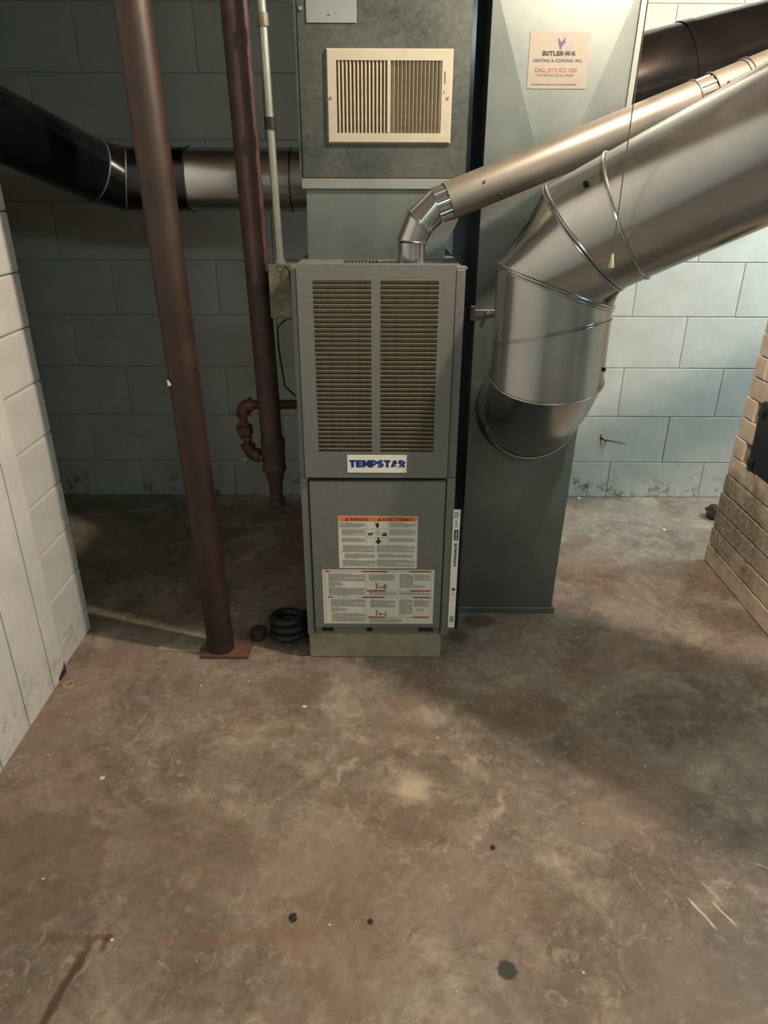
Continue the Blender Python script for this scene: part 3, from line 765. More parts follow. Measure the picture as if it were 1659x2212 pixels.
# ================================================================== RECTANGULAR DUCT
rd = thing('rectangular_duct', 'tall flat-sided galvanised duct with creased front standing right of the furnace', 'duct', (0.39, 2.17, 0))
RY = 1.911
def rdx(z): return 0.530 + 0.036 * max(0, z) / 1.6
obj('side_panel', B(0.237, 0.239, RY + 0.001, 2.66, 0.022, CEIL), 'galv_rect', rd)
bm = bmesh.new(); a = rdx(0.02); b_ = rdx(CEIL)
for (y) in (0,): 
    v = [(a - 0.002, RY + 0.001, 0.022), (a, RY + 0.001, 0.022), (b_, RY + 0.001, CEIL), (b_ - 0.002, RY + 0.001, CEIL)]
    lo = [bm.verts.new(p) for p in v]; hi = [bm.verts.new((p[0], 2.66, p[2])) for p in v]
    bm.faces.new(lo); bm.faces.new(hi[::-1])
    for i in range(4): bm.faces.new([lo[i], lo[(i + 1) % 4], hi[(i + 1) % 4], hi[i]])
obj('side_panel', bm, 'galv_rect', rd)
obj('back_light_stop', B(0.238, 0.53, 2.418, 2.66, 0.022, CEIL), 'galv_rect', rd)  # depth added at the unseen back to block window light from the left wall
def creased(z0, z1, h=0.016):
    bm = bmesh.new()
    c = [(0.237, RY, z0), (rdx(z0), RY, z0), (rdx(z1), RY, z1), (0.237, RY, z1)]
    zc = (z0 + z1) / 2; ctr = ((0.237 + rdx(zc)) / 2, RY - h, zc)
    for i in range(4): poly(bm, [c[i], c[(i + 1) % 4], ctr])
    return obj('front_panel', bm, 'galv_rect', rd)
creased(0.022, 0.752); creased(0.752, 1.650); creased(1.650, CEIL, 0.004)
bm = bmesh.new()
v0, v1 = Vector((rdx(0.75) + 0.0, RY, 0.75)), Vector((rdx(CEIL), RY, CEIL))
pa = [v0, v0 + Vector((0.012, 0, 0)), v1 + Vector((0.012, 0, 0)), v1]
lo = [bm.verts.new(p + Vector((0, -0.006, 0))) for p in pa]; hi = [bm.verts.new(p + Vector((0, 0.006, 0))) for p in pa]
bm.faces.new(lo); bm.faces.new(hi[::-1])
for i in range(4): bm.faces.new([lo[i], lo[(i + 1) % 4], hi[(i + 1) % 4], hi[i]])
obj('standing_seam', bm, 'galv_lip', rd)
obj('base_flange', B(0.228, 0.540, RY - 0.008, 2.665, 0.0, 0.0215, bev=0.002), 'galv_rect', rd)
bm = bmesh.new(); tube(bm, (0.222, RY - 0.012, 0.935), (0.292, RY - 0.012, 0.935), 0.0025, N=8); tube(bm, (0.268, RY - 0.02, 0.931), (0.268, RY, 0.931), 0.005, N=10)
obj('damper_rod', bm, 'galv_lip', rd)
obj('rod_end', B(0.2205, 0.2345, RY - 0.022, RY - 0.004, 0.908, 0.948, bev=0.003), 'rust', rd)
# service sticker
def fy(z): return RY - 0.016 * (1.650 - z) / 0.449
bm = bmesh.new(); sx0, sx1, sz0, sz1 = 0.3255, 0.4625, 1.4345, 1.5455; off = 0.0035
for (ya, yb) in ((-0.0012, -0.0004),):
    A = [(sx0, fy(sz0) + ya, sz0), (sx1, fy(sz0) + ya, sz0), (sx1, fy(sz1) + ya, sz1), (sx0, fy(sz1) + ya, sz1)]
    f = bm.faces.new([bm.verts.new(p) for p in A])
    r = bmesh.ops.extrude_face_region(bm, geom=[f]); bmesh.ops.translate(bm, verts=[v for v in r['geom'] if isinstance(v, bmesh.types.BMVert)], vec=(0, 0.0006, 0))
st = obj('service_sticker', bm, 'cream', rd, label='cream service sticker with black and red lettering')
def SX(c): return sx0 + (c - 190) / 1235 * (sx1 - sx0)
def SZ(c): return sz1 - (c - 180) / 1150 * (sz1 - sz0)
blocks('BUTLER-M-K', SX(465), SX(1140), SZ(655), 0.0092, -0.0018, st, 'ink', wt=0.25, fy=fy)
text('HEATING & COOLING, INC.', SX(290), SX(1300), SZ(783), -0.0018, st, 'ink', height=0.0072, bold=0.004, fy=fy)
text('CALL (317) 322-1250', SX(330), SX(1200), SZ(985), -0.0018, st, 'redtext', height=0.0105, bold=0.0, fy=fy)
text('FOR SERVICE OR ALL MAKES', SX(385), SX(1140), SZ(1075), -0.0018, st, 'faint_ink', height=0.0048, fy=fy)
bm = bmesh.new()
x = 285
while x < 1200:
    w_ = random.choice((30, 55, 80)); yy = fy(SZ(1240)) - 0.0018
    poly(bm, [(SX(x), yy, SZ(1252)), (SX(x + w_), yy, SZ(1252)), (SX(x + w_), yy, SZ(1228)), (SX(x), yy, SZ(1228))]); x += w_ + 12
obj('fine_print', bm, 'faint_ink', st)
bm = bmesh.new()   # flying bird emblem, wings raised
for P_ in ([(768, 300), (790, 315), (818, 372), (845, 372), (890, 300), (915, 285), (905, 345), (918, 400), (888, 415), (862, 455), (838, 490), (842, 520), (800, 522), (812, 488), (785, 430), (770, 370)],):
    poly(bm, [(SX(a), fy(SZ(b_)) - 0.0018, SZ(b_)) for a, b_ in P_])
obj('bird_emblem', bm, 'purple', st)

# ================================================================== BIG ROUND DUCT
V = Vector((0.37, 1.607, 1.107)); UP = Vector((0, 0, 1)); DG = Vector((0.617, -0.447, 0.393)).normalized(); R = 0.127
bd_ = thing('round_duct', 'large shiny round duct with segmented elbow curving out of the rectangular duct', 'duct', (0.405, 1.85, 0.535))
Dn = Vector((0, 0, -1)); Yp = Vector((0, 1, 0)); BC = Vector((0.400, 1.850, 0.674))
def rv(D, n, c, r=R): return ring(V, D, r, n, c)
s0 = rv(UP, (-0.03, -0.22, 0.97), (0.37, 1.607, 0.835)); s0d = s0
s1 = rv(UP, (-0.2174, 0.1374, 0.9664), (0.37, 1.607, 0.9413))
s2 = rv(UP, (0.317, -0.0187, 0.9482), (0.37, 1.607, 1.0337))
s3 = rv(DG, (0.6751, -0.2714, 0.686), (0.4138, 1.5753, 1.1349))
s4 = rv(DG, (0.80, -0.40, 0.45), (0.482, 1.5259, 1.1783))
end = V + DG * 1.22
s5 = rv(DG, DG, end)
# lower gore: horizontal circle -> ring facing the duct; match the phase front <-> bottom
rb = ring(BC, (0, -1, 0), R + 0.001)       # e2 = D x X = (0,-1,0)x(1,0,0) = +Z ; UP ring e2 = +Y
rb2 = ring(BC + Vector((0, 0.012, 0)), (0, -1, 0), R + 0.001)
obj('elbow_gore', loft(bmesh.new(), [rb2, rb, [a * 0.5 + b_ * 0.5 + (a * 0.5 + b_ * 0.5 - (Vector((0.385, 1.60, 0.68)) + Vector((0, 0.13, 0.10)))).normalized() * 0.006 for a, b_ in zip(rb, s0)], s0]), 'galv_new', bd_, smooth=True)
obj('elbow_gore', loft(bmesh.new(), [s0, s1]), 'galv_new', bd_, smooth=True)
obj('elbow_gore', loft(bmesh.new(), [s1, s2]), 'galv_new', bd_, smooth=True)
obj('elbow_gore', loft(bmesh.new(), [s2, s3]), 'galv_new', bd_, smooth=True)
obj('elbow_gore', loft(bmesh.new(), [s3, s4]), 'galv_new', bd_, smooth=True)
Rp = ring(V, DG, R - 0.001, s4 and (0.80, -0.40, 0.45), (0.484, 1.5245, 1.1796))
Re = ring(V, DG, R - 0.001, DG, end)
obj('straight_pipe', loft(bmesh.new(), [Rp, Re]), 'galv_new', bd_, smooth=True)
# past the frame the duct turns up to the joists
e2 = end + Vector((0.10, -0.05, 0.16))
obj('pipe_end', loft(bmesh.new(), [Re, [p + Vector((0.06, -0.02, 0.12)) for p in Re]]), 'galv_new', bd_, smooth=True)
def off(rgp, n, d): return [p + Vector(n).normalized() * d for p in rgp]
obj('seam_bead', bead(bmesh.new(), s0, 0.0024), 'galv_new', bd_, smooth=True)
obj('seam_bead', bead(bead(bmesh.new(), off(s1, (-0.2, .13, .97), 0.002), 0.0018), off(s1, (-0.2, .13, .97), -0.003), 0.0018), 'galv_new', bd_, smooth=True)
obj('seam_bead', bead(bead(bmesh.new(), off(s2, (.317, 0, .95), 0.004), 0.0022, 0.002), off(s2, (.317, 0, .95), -0.003), 0.0022, 0.002), 'galv_new', bd_, smooth=True)
obj('seam_bead', bead(bead(bmesh.new(), off(s3, (.675, -.27, .686), 0.004), 0.0022, 0.002), off(s3, (.675, -.27, .686), -0.003), 0.0022, 0.002), 'galv_new', bd_, smooth=True)
obj('seam_bead', bead(bmesh.new(), s4, 0.0030), 'galv_new', bd_, smooth=True)
obj('seam_bead', bead(bmesh.new(), rb, 0.0028, 0.002), 'galv_new', bd_, smooth=True)
c1 = ring(BC + Vector((0, 0.006, 0)), (0, -1, 0), R + 0.003); c2 = ring(BC + Vector((0, 0.045, 0)), (0, -1, 0), R + 0.014); c3 = ring(BC + Vector((0, 0.053, 0)), (0, -1, 0), R + 0.020); c4 = ring(BC + Vector((0, 0.0545, 0)), (0, -1, 0), R + 0.020)
obj('collar', loft(bmesh.new(), [c1, c2, c3, c4]), 'galv_new', bd_, smooth=True)
bm = bmesh.new()
def cyl_point(t, ang):
    e1 = (Vector((0, 0, 1)) - DG.z * DG).normalized(); e2 = DG.cross(e1)
    nrm = e1 * math.cos(ang) + e2 * math.sin(ang); return V + DG * t + nrm * R, nrm
p, nrm = cyl_point(0.135, 0.95); screw(bm, p, nrm, 0.0065, 0.007); obj('screw', bm, 'galv_dark', bd_)
bm = bmesh.new(); screw(bm, (0.37 + R * 0.85, 1.607 - R * 0.53, 0.868), (0.85, -0.53, 0), 0.005, 0.005); obj('screw', bm, 'galv_dark', bd_)

# ================================================================== FLUE PIPE
fl = thing('flue_pipe', 'slim dusty galvanised flue pipe climbing from furnace top to the chimney', 'pipe', (0.061, 1.75, 1.0595))
F0 = Vector((0.06, 1.75, 1.167)); F1 = Vector((1.17, 1.882, 1.588)); FD = (F1 - F0).normalized()
a0 = ring((0.061, 1.75, 1.0600), UP, 0.0315); a1 = ring((0.061, 1.75, 1.112), UP, 0.0315)
a1b = ring((0.061, 1.75, 1.113), UP, 0.0345, n=(0.10, 0, 1), c=(0.061, 1.75, 1.115))
md = Vector((0.42, 0.0, 0.9)).normalized()
a2 = ring((0.079, 1.752, 1.157), md, 0.0355, n=(0.62, -0.05, 0.78))
a3 = ring(F0 + FD * 0.082, FD, 0.0385, n=(0.965, -0.05, 0.237))
a4 = ring(F0 + FD * 0.095, FD, 0.0395)
obj('starter_pipe', loft(bmesh.new(), [a0, a1]), 'galv_new', fl, smooth=True)
obj('elbow_gore', loft(bmesh.new(), [a1b, a2]), 'galv_new', fl, smooth=True)
obj('elbow_gore', loft(bmesh.new(), [a2, ring(F0 + FD * 0.060, FD, 0.0375)]), 'galv_new', fl, smooth=True)
bm = bmesh.new()
Nc = 96; ra, rbb = [], []
e1 = (Vector((1, 0, 0)) - FD.x * FD).normalized(); e2 = FD.cross(e1)
for t, dst in ((0.058, ra), (0.094, rbb)):
    for i in range(Nc):
        a = 2 * PI * i / Nc; r = 0.0378 + (0.0016 if i % 4 < 2 else -0.0004)
        dst.append(F0 + FD * t + (e1 * math.cos(a) + e2 * math.sin(a)) * r)
loft(bm, [ra, rbb]); obj('crimped_end', bm, 'galv_new', fl)
obj('straight_pipe', loft(bmesh.new(), [ring(F0 + FD * 0.088, FD, 0.041), ring(F0 + FD * 0.675, FD, 0.041)]), 'galv_flue', fl, smooth=True)
bm = bmesh.new(); ra, rbb = [], []
for t, dst in ((0.668, ra), (0.722, rbb)):
    for i in range(Nc):
        a = 2 * PI * i / Nc; r = 0.0385 + (0.0014 if i % 6 < 3 else -0.0010)
        dst.append(F0 + FD * t + (e1 * math.cos(a) + e2 * math.sin(a)) * r)
loft(bm, [ra, rbb]); obj('crimped_end', bm, 'galv_flue', fl)
obj('straight_pipe', loft(bmesh.new(), [ring(F0 + FD * 0.715, FD, 0.0405), ring(F0 + FD * 1.238, FD, 0.0405)]), 'galv_flue', fl, smooth=True)
obj('seam_bead', bead(bmesh.new(), a1b, 0.0016), 'galv_new', fl, smooth=True)
obj('seam_bead', bead(bead(bmesh.new(), off(a2, (.62, 0, .78), 0.002), 0.0015), off(a2, (.62, 0, .78), -0.002), 0.0015), 'galv_new', fl, smooth=True)
for t in (0.676, 0.716, 0.790, 0.800):
    obj('seam_bead', bead(bmesh.new(), ring(F0 + FD * t, FD, 0.0412), 0.0016), 'galv_flue', fl, smooth=True)
bm = bmesh.new()
for t, a in ((0.17, 1.25), (0.20, 2.25), (0.735, 1.3), (0.73, 2.6)):
    ez = (UP - FD.z * FD).normalized(); ey = FD.cross(ez); nrm = ez * math.cos(a) - (-ey) * math.sin(a)
    if nrm.y > 0: nrm = ez * math.cos(a) - ey * math.sin(a)
    screw(bm, F0 + FD * t + nrm * 0.041, nrm, 0.0035, 0.003)
obj('screw', bm, 'copper', fl)

obj('thimble_collar', loft(bmesh.new(), [ring(F0 + FD * 1.200, FD, 0.0420), ring(F0 + FD * 1.222, FD, 0.0430), ring(F0 + FD * 1.228, FD, 0.062, n=(1, 0, 0.05)), ring(F0 + FD * 1.2285, FD, 0.062, n=(1, 0, 0.05))]), 'galv_flue', fl, smooth=True)

# ================================================================== BRANCH DUCTS
lb = thing('branch_duct', 'dark round branch duct leaving the plenum to the left along the block wall', 'duct', (-0.205, 2.279, 1.241))
LR = 0.085; LC = Vector((-0.2075, 2.279, 1.241)); LE = Vector((-0.80, 2.279, 1.241)); LD = Vector((-1, -2.059, 0.813)).normalized(); XM = Vector((-1, 0, 0))
b1 = (XM * 2.2 + LD).normalized(); b1d = (XM * 0.62 + LD * 0.38 * 1.4).normalized()
pA = LE + Vector((0.045, 0, 0)); pB = LE + Vector((-0.055, -0.055, 0.022)) * 0.7; pC = LE + LD * 0.065
q0 = ring(LC, XM, LR, ref=(0, 0, 1)); q1 = ring(LE + Vector((0.235, 0, 0)), XM, LR, ref=(0, 0, 1)); q2 = ring(LE, XM, LR, n=(XM + b1d).normalized(), c=pA, ref=(0, 0, 1))
midd = (pC - pA).normalized()
q2 = ring(pA, XM, LR, n=(XM + midd).normalized(), c=pA, ref=(0, 0, 1))
q3 = ring(pC, LD, LR, n=(LD + midd).normalized(), c=pC, ref=(0, 0, 1))
pD = LE + LD * 0.43; LD2 = Vector((-1, -0.02, 0.25)).normalized()
q4 = ring(pD, LD, LR, n=(LD + LD2).normalized(), c=pD, ref=(0, 0, 1)); q5 = ring(pD + LD2 * 0.6, LD2, LR, ref=(0, 0, 1))
obj('straight_pipe', loft(bmesh.new(), [q0, q1]), 'galv_new', lb, smooth=True)
obj('elbow_gore', loft(bmesh.new(), [q1, q2]), 'galv_dark', lb, smooth=True)  # darker metal on elbow and far run puts their shade into the colour
obj('elbow_gore', loft(bmesh.new(), [q2, q3]), 'galv_dark', lb, smooth=True)
obj('straight_pipe', loft(bmesh.new(), [q3, q4]), 'galv_dark', lb, smooth=True)
obj('straight_pipe', loft(bmesh.new(), [q4, q5]), 'galv_dark', lb, smooth=True)
for q in (q1, q2, q3): obj('seam_bead', bead(bmesh.new(), q, 0.0026), 'galv_rect', lb, smooth=True)
obj('seam_bead', bead(bmesh.new(), ring((-0.27, 2.279, 1.241), XM, LR, ref=(0, 0, 1)), 0.002), 'galv_dark', lb, smooth=True)
obj('collar', loft(bmesh.new(), [ring((-0.2065, 2.279, 1.241), XM, LR + 0.012, ref=(0, 0, 1)), ring((-0.212, 2.279, 1.241), XM, LR + 0.004, ref=(0, 0, 1)), ring((-0.222, 2.279, 1.241), XM, LR + 0.002, ref=(0, 0, 1))]), 'galv_old', lb, smooth=True)

rbx = thing('branch_duct', 'dark round branch duct running right from the rectangular duct behind the flue', 'duct', (0.58, 2.36, 1.43))
DR = 0.145; G0 = Vector((0.581, 2.36, 1.442)); G1 = Vector((1.32, 2.36, 1.637)); GD = (Vector((1.3, 2.30, 1.637)) - Vector((0.6, 2.30, 1.481))).normalized()
g = [ring(G0, GD, DR, n=(1, 0, 0), ref=(0, 0, 1)), ring(G0 + GD * 0.27, GD, DR, ref=(0, 0, 1)), ring(G0 + GD * 0.30, GD, DR, ref=(0, 0, 1)), ring(G0 + GD * 0.50, GD, DR, ref=(0, 0, 1))]
# keep clear of the chimney: it turns up behind it
obj('straight_pipe', loft(bmesh.new(), [g[0], g[1]]), 'galv_dark', rbx, smooth=True)
G2 = G0 + GD * 0.50
gm = ring(G0 + GD * 0.34, GD, DR, ref=(0, 0, 1))
obj('coupling', loft(bmesh.new(), [ring(G0 + GD * 0.262, GD, DR + 0.003, ref=(0, 0, 1)), ring(G0 + GD * 0.29, GD, DR + 0.003, ref=(0, 0, 1))]), 'galv_dark', rbx, smooth=True)
bm = bmesh.new()
for i, a in enumerate((0.75, 0.9, 1.05)):
    ez = (UP - GD.z * GD).normalized(); ey = GD.cross(ez); nrm = ez * math.cos(a) - ey * math.sin(a)
    screw(bm, G0 + GD * 0.276 + nrm * (DR + 0.003), nrm, 0.005, 0.004)
obj('screw', bm, 'galv_lip', rbx)
obj('straight_pipe', loft(bmesh.new(), [ring(G0 + GD * 0.285, GD, DR + 0.001, ref=(0, 0, 1)), ring(G2, GD, DR + 0.001, ref=(0, 0, 1))], False, True), 'galv_dark', rbx, smooth=True)
obj('collar', loft(bmesh.new(), [ring(G0, GD, DR + 0.012, n=(1, 0, 0), ref=(0, 0, 1)), ring(G0 + GD * 0.012, GD, DR + 0.003, ref=(0, 0, 1))]), 'galv_dark', rbx, smooth=True)

# ================================================================== STEEL COLUMN
co = thing('steel_column', 'thick brown painted steel column standing on a red-brown base plate', 'column', (-0.47, 1.70, 0))
bm = bmesh.new(); tube(bm, (-0.470, 1.70, 0.012), (-0.520, 1.705, CEIL - 0.002), 0.0375, N=40); obj('shaft', bm, 'maroon', co, smooth=True)
obj('base_plate', B(-0.522, -0.385, 1.660, 1.748, 0.0, 0.012, bev=0.002), 'redboard', co, label='red-brown steel base plate')
bm = bmesh.new(); tube(bm, (-0.5145, 1.667, 0.715 + 0.08), (-0.5165, 1.663, 0.807), 0.0045, 0.002, N=7); obj('paint_nick', bm, 'chip', co)
tag(obj('pale_strip', B(-0.655, -0.532, 1.692, 1.722, 0.0, 0.006, loc=None) if False else B(-0.655, -0.532, 1.692, 1.722, 0.0, 0.006), 'flat_strip', loc=(-0.59, 1.705, 0)), 'thin pale strip lying left of the column base plate', 'wood strip')  # thin pale strip on the floor beside the base plate
bm = bmesh.new(); lathe(bm, (-0.372, 1.765, 0), [(0.020, 0), (0.024, 0.004), (0.024, 0.030), (0.019, 0.034)], N=20)
tag(obj('pipe_cap', bm, 'wood', loc=(-0.372, 1.765, 0), smooth=True), 'small dark round cap on the floor between the column and the hose coil', 'cap')

# ================================================================== BLACK HOSE COIL
bm = bmesh.new(); pts = []
for i in range(0, 3 * 40 + 1):
    a = 2 * PI * i / 40; t = i / 40
    rr = 0.050 - 0.003 * t + 0.002 * math.sin(a * 1.7)
    pts.append((-0.279 + rr * math.cos(a), 1.765 + rr * math.sin(a), 0.0125 + 0.024 * t))
sweep(bm, pts, 0.0125, N=12)
hc = thing('hose_coil', 'coil of thick black hose heaped against the left side of the furnace foot', 'hose', (-0.279, 1.765, 0))
obj('hose', bm, 'rubber', hc, smooth=True)
bm = bmesh.new(); lathe(bm, (-0.234, 1.765, 0.0845), [(0.013, -0.002), (0.0145, 0), (0.0145, 0.004), (0.012, 0.006)], N=16, D=(0, 1, 0)); obj('end_fitting', bm, 'black', hc, smooth=True)

# ================================================================== GAS PIPE
gp = thing('gas_pipe', 'rusty red iron gas riser with a side branch looping into the furnace', 'pipe', (-0.295, 1.80, 0.45))
top = Vector((-0.334, 1.80, CEIL - 0.002)); T = Vector((-0.300, 1.80, 0.60))
bm = bmesh.new(); tube(bm, T, top, 0.0285, N=32); obj('riser', bm, 'rust', gp, smooth=True)
bm = bmesh.new(); lathe(bm, (-0.2985, 1.80, 0.525), [(0.0245, -0.005), (0.031, 0.0), (0.0325, 0.006), (0.0325, 0.014), (0.0305, 0.018), (0.0305, 0.070), (0.0325, 0.074), (0.0325, 0.088), (0.029, 0.092)], N=32); obj('reducing_tee', bm, 'rust', gp, smooth=True)
bm = bmesh.new(); lathe(bm, (-0.2975, 1.80, 0.440), [(0.0165, 0), (0.0175, 0.004), (0.0185, 0.045), (0.0245, 0.070), (0.0255, 0.085)], N=28); obj('drip_leg', bm, 'rust', gp, smooth=True)
bm = bmesh.new(); lathe(bm, (-0.2970, 1.80, 0.418), [(0.0205, 0), (0.0225, 0.003), (0.0225, 0.016), (0.0215, 0.022), (0.0170, 0.024)], N=24); obj('cap', bm, 'rust', gp, smooth=True)
def gpt(x, y, z): return Vector((x, y, z))
J1 = gpt(-0.366, 1.815, 0.566); J2 = gpt(-0.378, 1.820, 0.700)
bm = bmesh.new(); tube(bm, (-0.325, 1.805, 0.558), J1 + Vector((0.012, 0, 0)), 0.0125, N=18); obj('nipple', bm, 'copper', gp, smooth=True)
def elbow(c, din, dout, r=0.0165, L=0.024):
    bm = bmesh.new(); c = Vector(c); din = Vector(din).normalized(); dout = Vector(dout).normalized(); P_ = []
    for i in range(9):
        t = i / 8; P_.append(c - din * L * (1 - t) ** 2 + dout * L * t ** 2)
    sweep(bm, P_, r, N=16)
    tube(bm, P_[0] - din * 0.004, P_[0] + din * 0.006, r * 1.18, N=18); tube(bm, P_[-1] - dout * 0.006, P_[-1] + dout * 0.004, r * 1.18, N=18)
    return bm
obj('elbow_fitting', elbow(J1, (-1, 0.1, 0.1), (-0.1, 0.03, 1)), 'copper', gp, smooth=True)
obj('elbow_fitting', elbow(J2, (-0.1, 0, 1), (1, 0.3, 0)), 'copper', gp, smooth=True)
bm = bmesh.new(); tube(bm, J1 + Vector((-0.002, 0, 0.024)), J2 - Vector((0, 0, 0.024)), 0.0115, N=18); obj('nipple', bm, 'copper', gp, smooth=True)
bm = bmesh.new(); lathe(bm, (J1 + J2) / 2 - Vector((0, 0, 0.022)), [(0.014, 0), (0.017, 0.003), (0.017, 0.010), (0.0215, 0.012), (0.0225, 0.026), (0.0215, 0.034), (0.015, 0.037), (0.014, 0.044)], N=8, D=J2 - J1); obj('union', bm, 'copper', gp)
bm = bmesh.new(); lathe(bm, (J1 + J2) / 2 - Vector((0, 0, 0.024)), [(0.0155, 0), (0.0155, 0.002)], N=20, D=J2 - J1); obj('bright_thread', bm, 'galv_lip', gp)
bm = bmesh.new(); tube(bm, J2 + Vector((0.022, 0.007, 0)), (-0.214, 1.868, 0.690), 0.0125, N=20); obj('nipple', bm, 'copper', gp, smooth=True)
bm = bmesh.new(); lathe(bm, (J1.x - 0.008, J1.y - 0.012, J1.z - 0.010), [(0.010, 0), (0.012, 0.004), (0.010, 0.012)], N=12, D=(-0.5, -0.8, -0.3)); obj('plug', bm, 'galv_lip', gp, smooth=True)

# ================================================================== CONDUIT, SWITCH BOX, WIRE
cd = thing('conduit', 'thin zinc conduit dropping into the switch box beside the gas riser', 'conduit', (-0.247, 1.755, 1.06))
segs = [(1.066, 1.355), (1.350, 1.545), (1.540, CEIL - 0.002)]
def cxp(z): return Vector((-0.246 - 0.018 * (z - 1.06), 1.755, z))
for a, b_ in segs:
    bm = bmesh.new(); tube(bm, cxp(a), cxp(b_), 0.0088, N=20); obj('tube', bm, 'emt', cd, smooth=True)
for z, m_ in ((1.352, 'black'), (1.540, 'boxm')):
    bm = bmesh.new(); tube(bm, cxp(z - 0.012), cxp(z + 0.012), 0.0125, N=16); obj('coupling', bm, m_, cd, smooth=True)
bm = bmesh.new(); tube(bm, cxp(1.0625), cxp(1.073), 0.0125, N=8); obj('lock_nut', bm, 'emt', cd)
sb = thing('switch_box', 'stained zinc switch box fixed to the upper left side of the furnace', 'switch box', (-0.24, 1.76, 0.945))
obj('box_body', B(-0.268, -0.2125, 1.735, 1.80, 0.945, 1.062, bev=0.004, seg=2), 'boxm', sb)
obj('cover_plate', B(-0.272, -0.2165, 1.731, 1.7348, 0.942, 1.064, bev=0.0015), 'boxm', sb)
bm = bmesh.new(); screw(bm, (-0.244, 1.731, 1.052), (0, -1, 0), 0.0035, 0.002); screw(bm, (-0.244, 1.731, 0.955), (0, -1, 0), 0.0035, 0.002); obj('screw', bm, 'emt', sb)
bm = bmesh.new(); sweep(bm, [(-0.232, 1.728, 1.060), (-0.222, 1.722, 1.052), (-0.2165, 1.722, 1.0), (-0.2155, 1.724, 0.944), (-0.235, 1.728, 0.940), (-0.262, 1.76, 0.915), (-0.268, 1.80, 0.86), (-0.262, 1.83, 0.75), (-0.24, 1.845, 0.722), (-0.218, 1.85, 0.706)], 0.0022, N=8)
tag(obj('wire', bm, 'black', loc=(-0.2155, 1.724, 0.944), smooth=True), 'thin black wire running from the switch box down behind the gas riser', 'wire')

# ================================================================== PULL CORD AND BULB
pcd = thing('pull_cord', 'thin pull cord with small ivory bell knob hanging before the round duct', 'pull cord', (0.411, 1.36, 1.10))
bm = bmesh.new(); sweep(bm, [(0.411, 1.36, 1.122), (0.412, 1.362, 1.25), (0.4155, 1.368, 1.45), (0.424, 1.385, 1.75), (0.436, 1.42, CEIL - 0.045)], 0.0010, N=6); obj('string', bm, 'cord', pcd)
bm = bmesh.new(); lathe(bm, (0.411, 1.36, 1.098), [(0.0048, 0), (0.0055, 0.002), (0.0035, 0.012), (0.0022, 0.022), (0.0012, 0.025)], N=14); obj('knob', bm, 'knob', pcd, smooth=True)
lp = thing('bulb_fixture', 'bare glowing bulb in a white porcelain holder under the joists', 'lamp', (BULB.x, BULB.y, CEIL))
bm = bmesh.new(); lathe(bm, (BULB.x, BULB.y, BULB.z + 0.065), [(0.022, 0), (0.024, 0.02), (0.024, 0.06), (0.055, 0.09), (0.060, 0.15), (0.060, CEIL - BULB.z - 0.0655)], N=28); obj('holder', bm, 'porc', lp, smooth=True)
bm = bmesh.new(); lathe(bm, (BULB.x, BULB.y, BULB.z - 0.032), [(0.002, 0), (0.015, 0.004), (0.026, 0.014), (0.032, 0.032), (0.030, 0.050), (0.020, 0.075), (0.013, 0.096)], N=28); obj('bulb', bm, 'bulb', lp, smooth=True)
bm = bmesh.new(); sweep(bm, [(0.436, 1.42, CEIL - 0.04), (0.44, 1.46, CEIL - 0.10), (0.452, 1.49, CEIL - 0.14)], 0.0015, N=6); box(bm, 0.426, 0.446, 1.41, 1.43, CEIL - 0.04, CEIL - 0.0005); obj('cord_hook', bm, 'cord', lp)

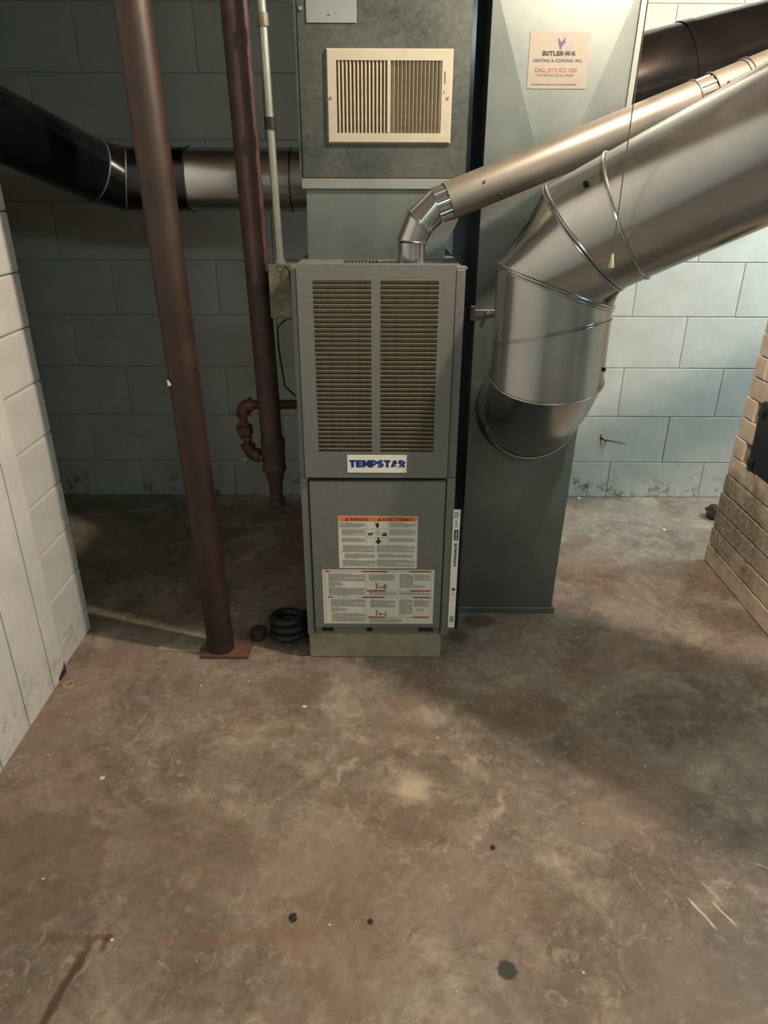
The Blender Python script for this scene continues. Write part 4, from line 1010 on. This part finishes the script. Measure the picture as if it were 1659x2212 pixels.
# ================================================================== SMALL THINGS ON THE FLOOR
bm = bmesh.new()
def annulus(bm, c, r1, r2, h, n=24):
    c = Vector(c)
    rr = [[c + Vector((math.cos(2 * PI * i / n) * r, math.sin(2 * PI * i / n) * r, z)) for i in range(n)] for r, z in ((r1, 0), (r1 * 1.04, h * 0.6), (r1 * 1.12, h), (r2 * 0.95, h), (r2, h * 0.5), (r2, 0))]
    loft(bm, rr)
annulus(bm, (-0.851, 1.543, 0), 0.008, 0.018, 0.003)
tag(obj('washer', bm, 'washer', loc=(-0.851, 1.543, 0), smooth=True), 'flat tan washer lying on the floor at the foot of the white boards', 'washer')
def lump(name, x, y, r, mat, label, cat, group=None, sq=0.6):
    bm = bmesh.new(); bmesh.ops.create_icosphere(bm, subdivisions=2, radius=r)
    rn = random.Random(int(x * 1000 + y * 77))
    for v in bm.verts:
        v.co *= rn.uniform(0.75, 1.15); v.co.z *= sq
    mz = min(v.co.z for v in bm.verts)
    bmesh.ops.translate(bm, verts=bm.verts, vec=(x, y, -mz))
    return tag(obj(name, bm, mat, loc=(x, y, 0)), label, cat, group)
lump('rubble_lump', 1.343, 2.62, 0.038, 'pebble', 'dark brown lump of rubble on the floor behind the chimney foot', 'rubble', sq=0.8)
lump('crumb', -0.165, 0.874, 0.008, 'pebble', 'large dark crumb on the near floor left of centre', 'crumb')
lump('crumb', -0.022, 0.868, 0.005, 'pebble', 'small dark crumb on the near floor, straight below the furnace', 'crumb')
lump('crumb', 0.226, 1.030, 0.005, 'pebble', 'small dark crumb on the open floor, right of centre', 'crumb')
lump('paint_chip', -0.640, 1.211, 0.006, 'chip', 'white paint chip on the floor at the left, near the boards', 'paint chip', sq=0.4)
lump('paint_chip', -0.204, 1.457, 0.006, 'chip', 'white paint chip on the floor in front of the furnace foot', 'paint chip', sq=0.4)
lump('paint_chip', 0.838, 2.80, 0.009, 'chip', 'white paint chip against the back wall right of the rectangular duct', 'paint chip', sq=0.5)
lump('paint_chip', 1.10, 2.50, 0.007, 'chip', 'white paint chip on the floor left of the chimney', 'paint chip', sq=0.5)
bm = bmesh.new(); rn = random.Random(5)
for i in range(26):
    x, y = rn.uniform(-0.8, 0.7), rn.uniform(0.62, 1.6); s = rn.uniform(0.0009, 0.0024)
    box(bm, x - s, x + s * rn.uniform(0.6, 1.5), y - s, y + s, 0.0001, s * 0.8)
tag(obj('paint_specks', bm, 'chip', loc=(0, 1.2, 0)), 'tiny pale paint specks scattered over the concrete floor', 'specks', kind='stuff')
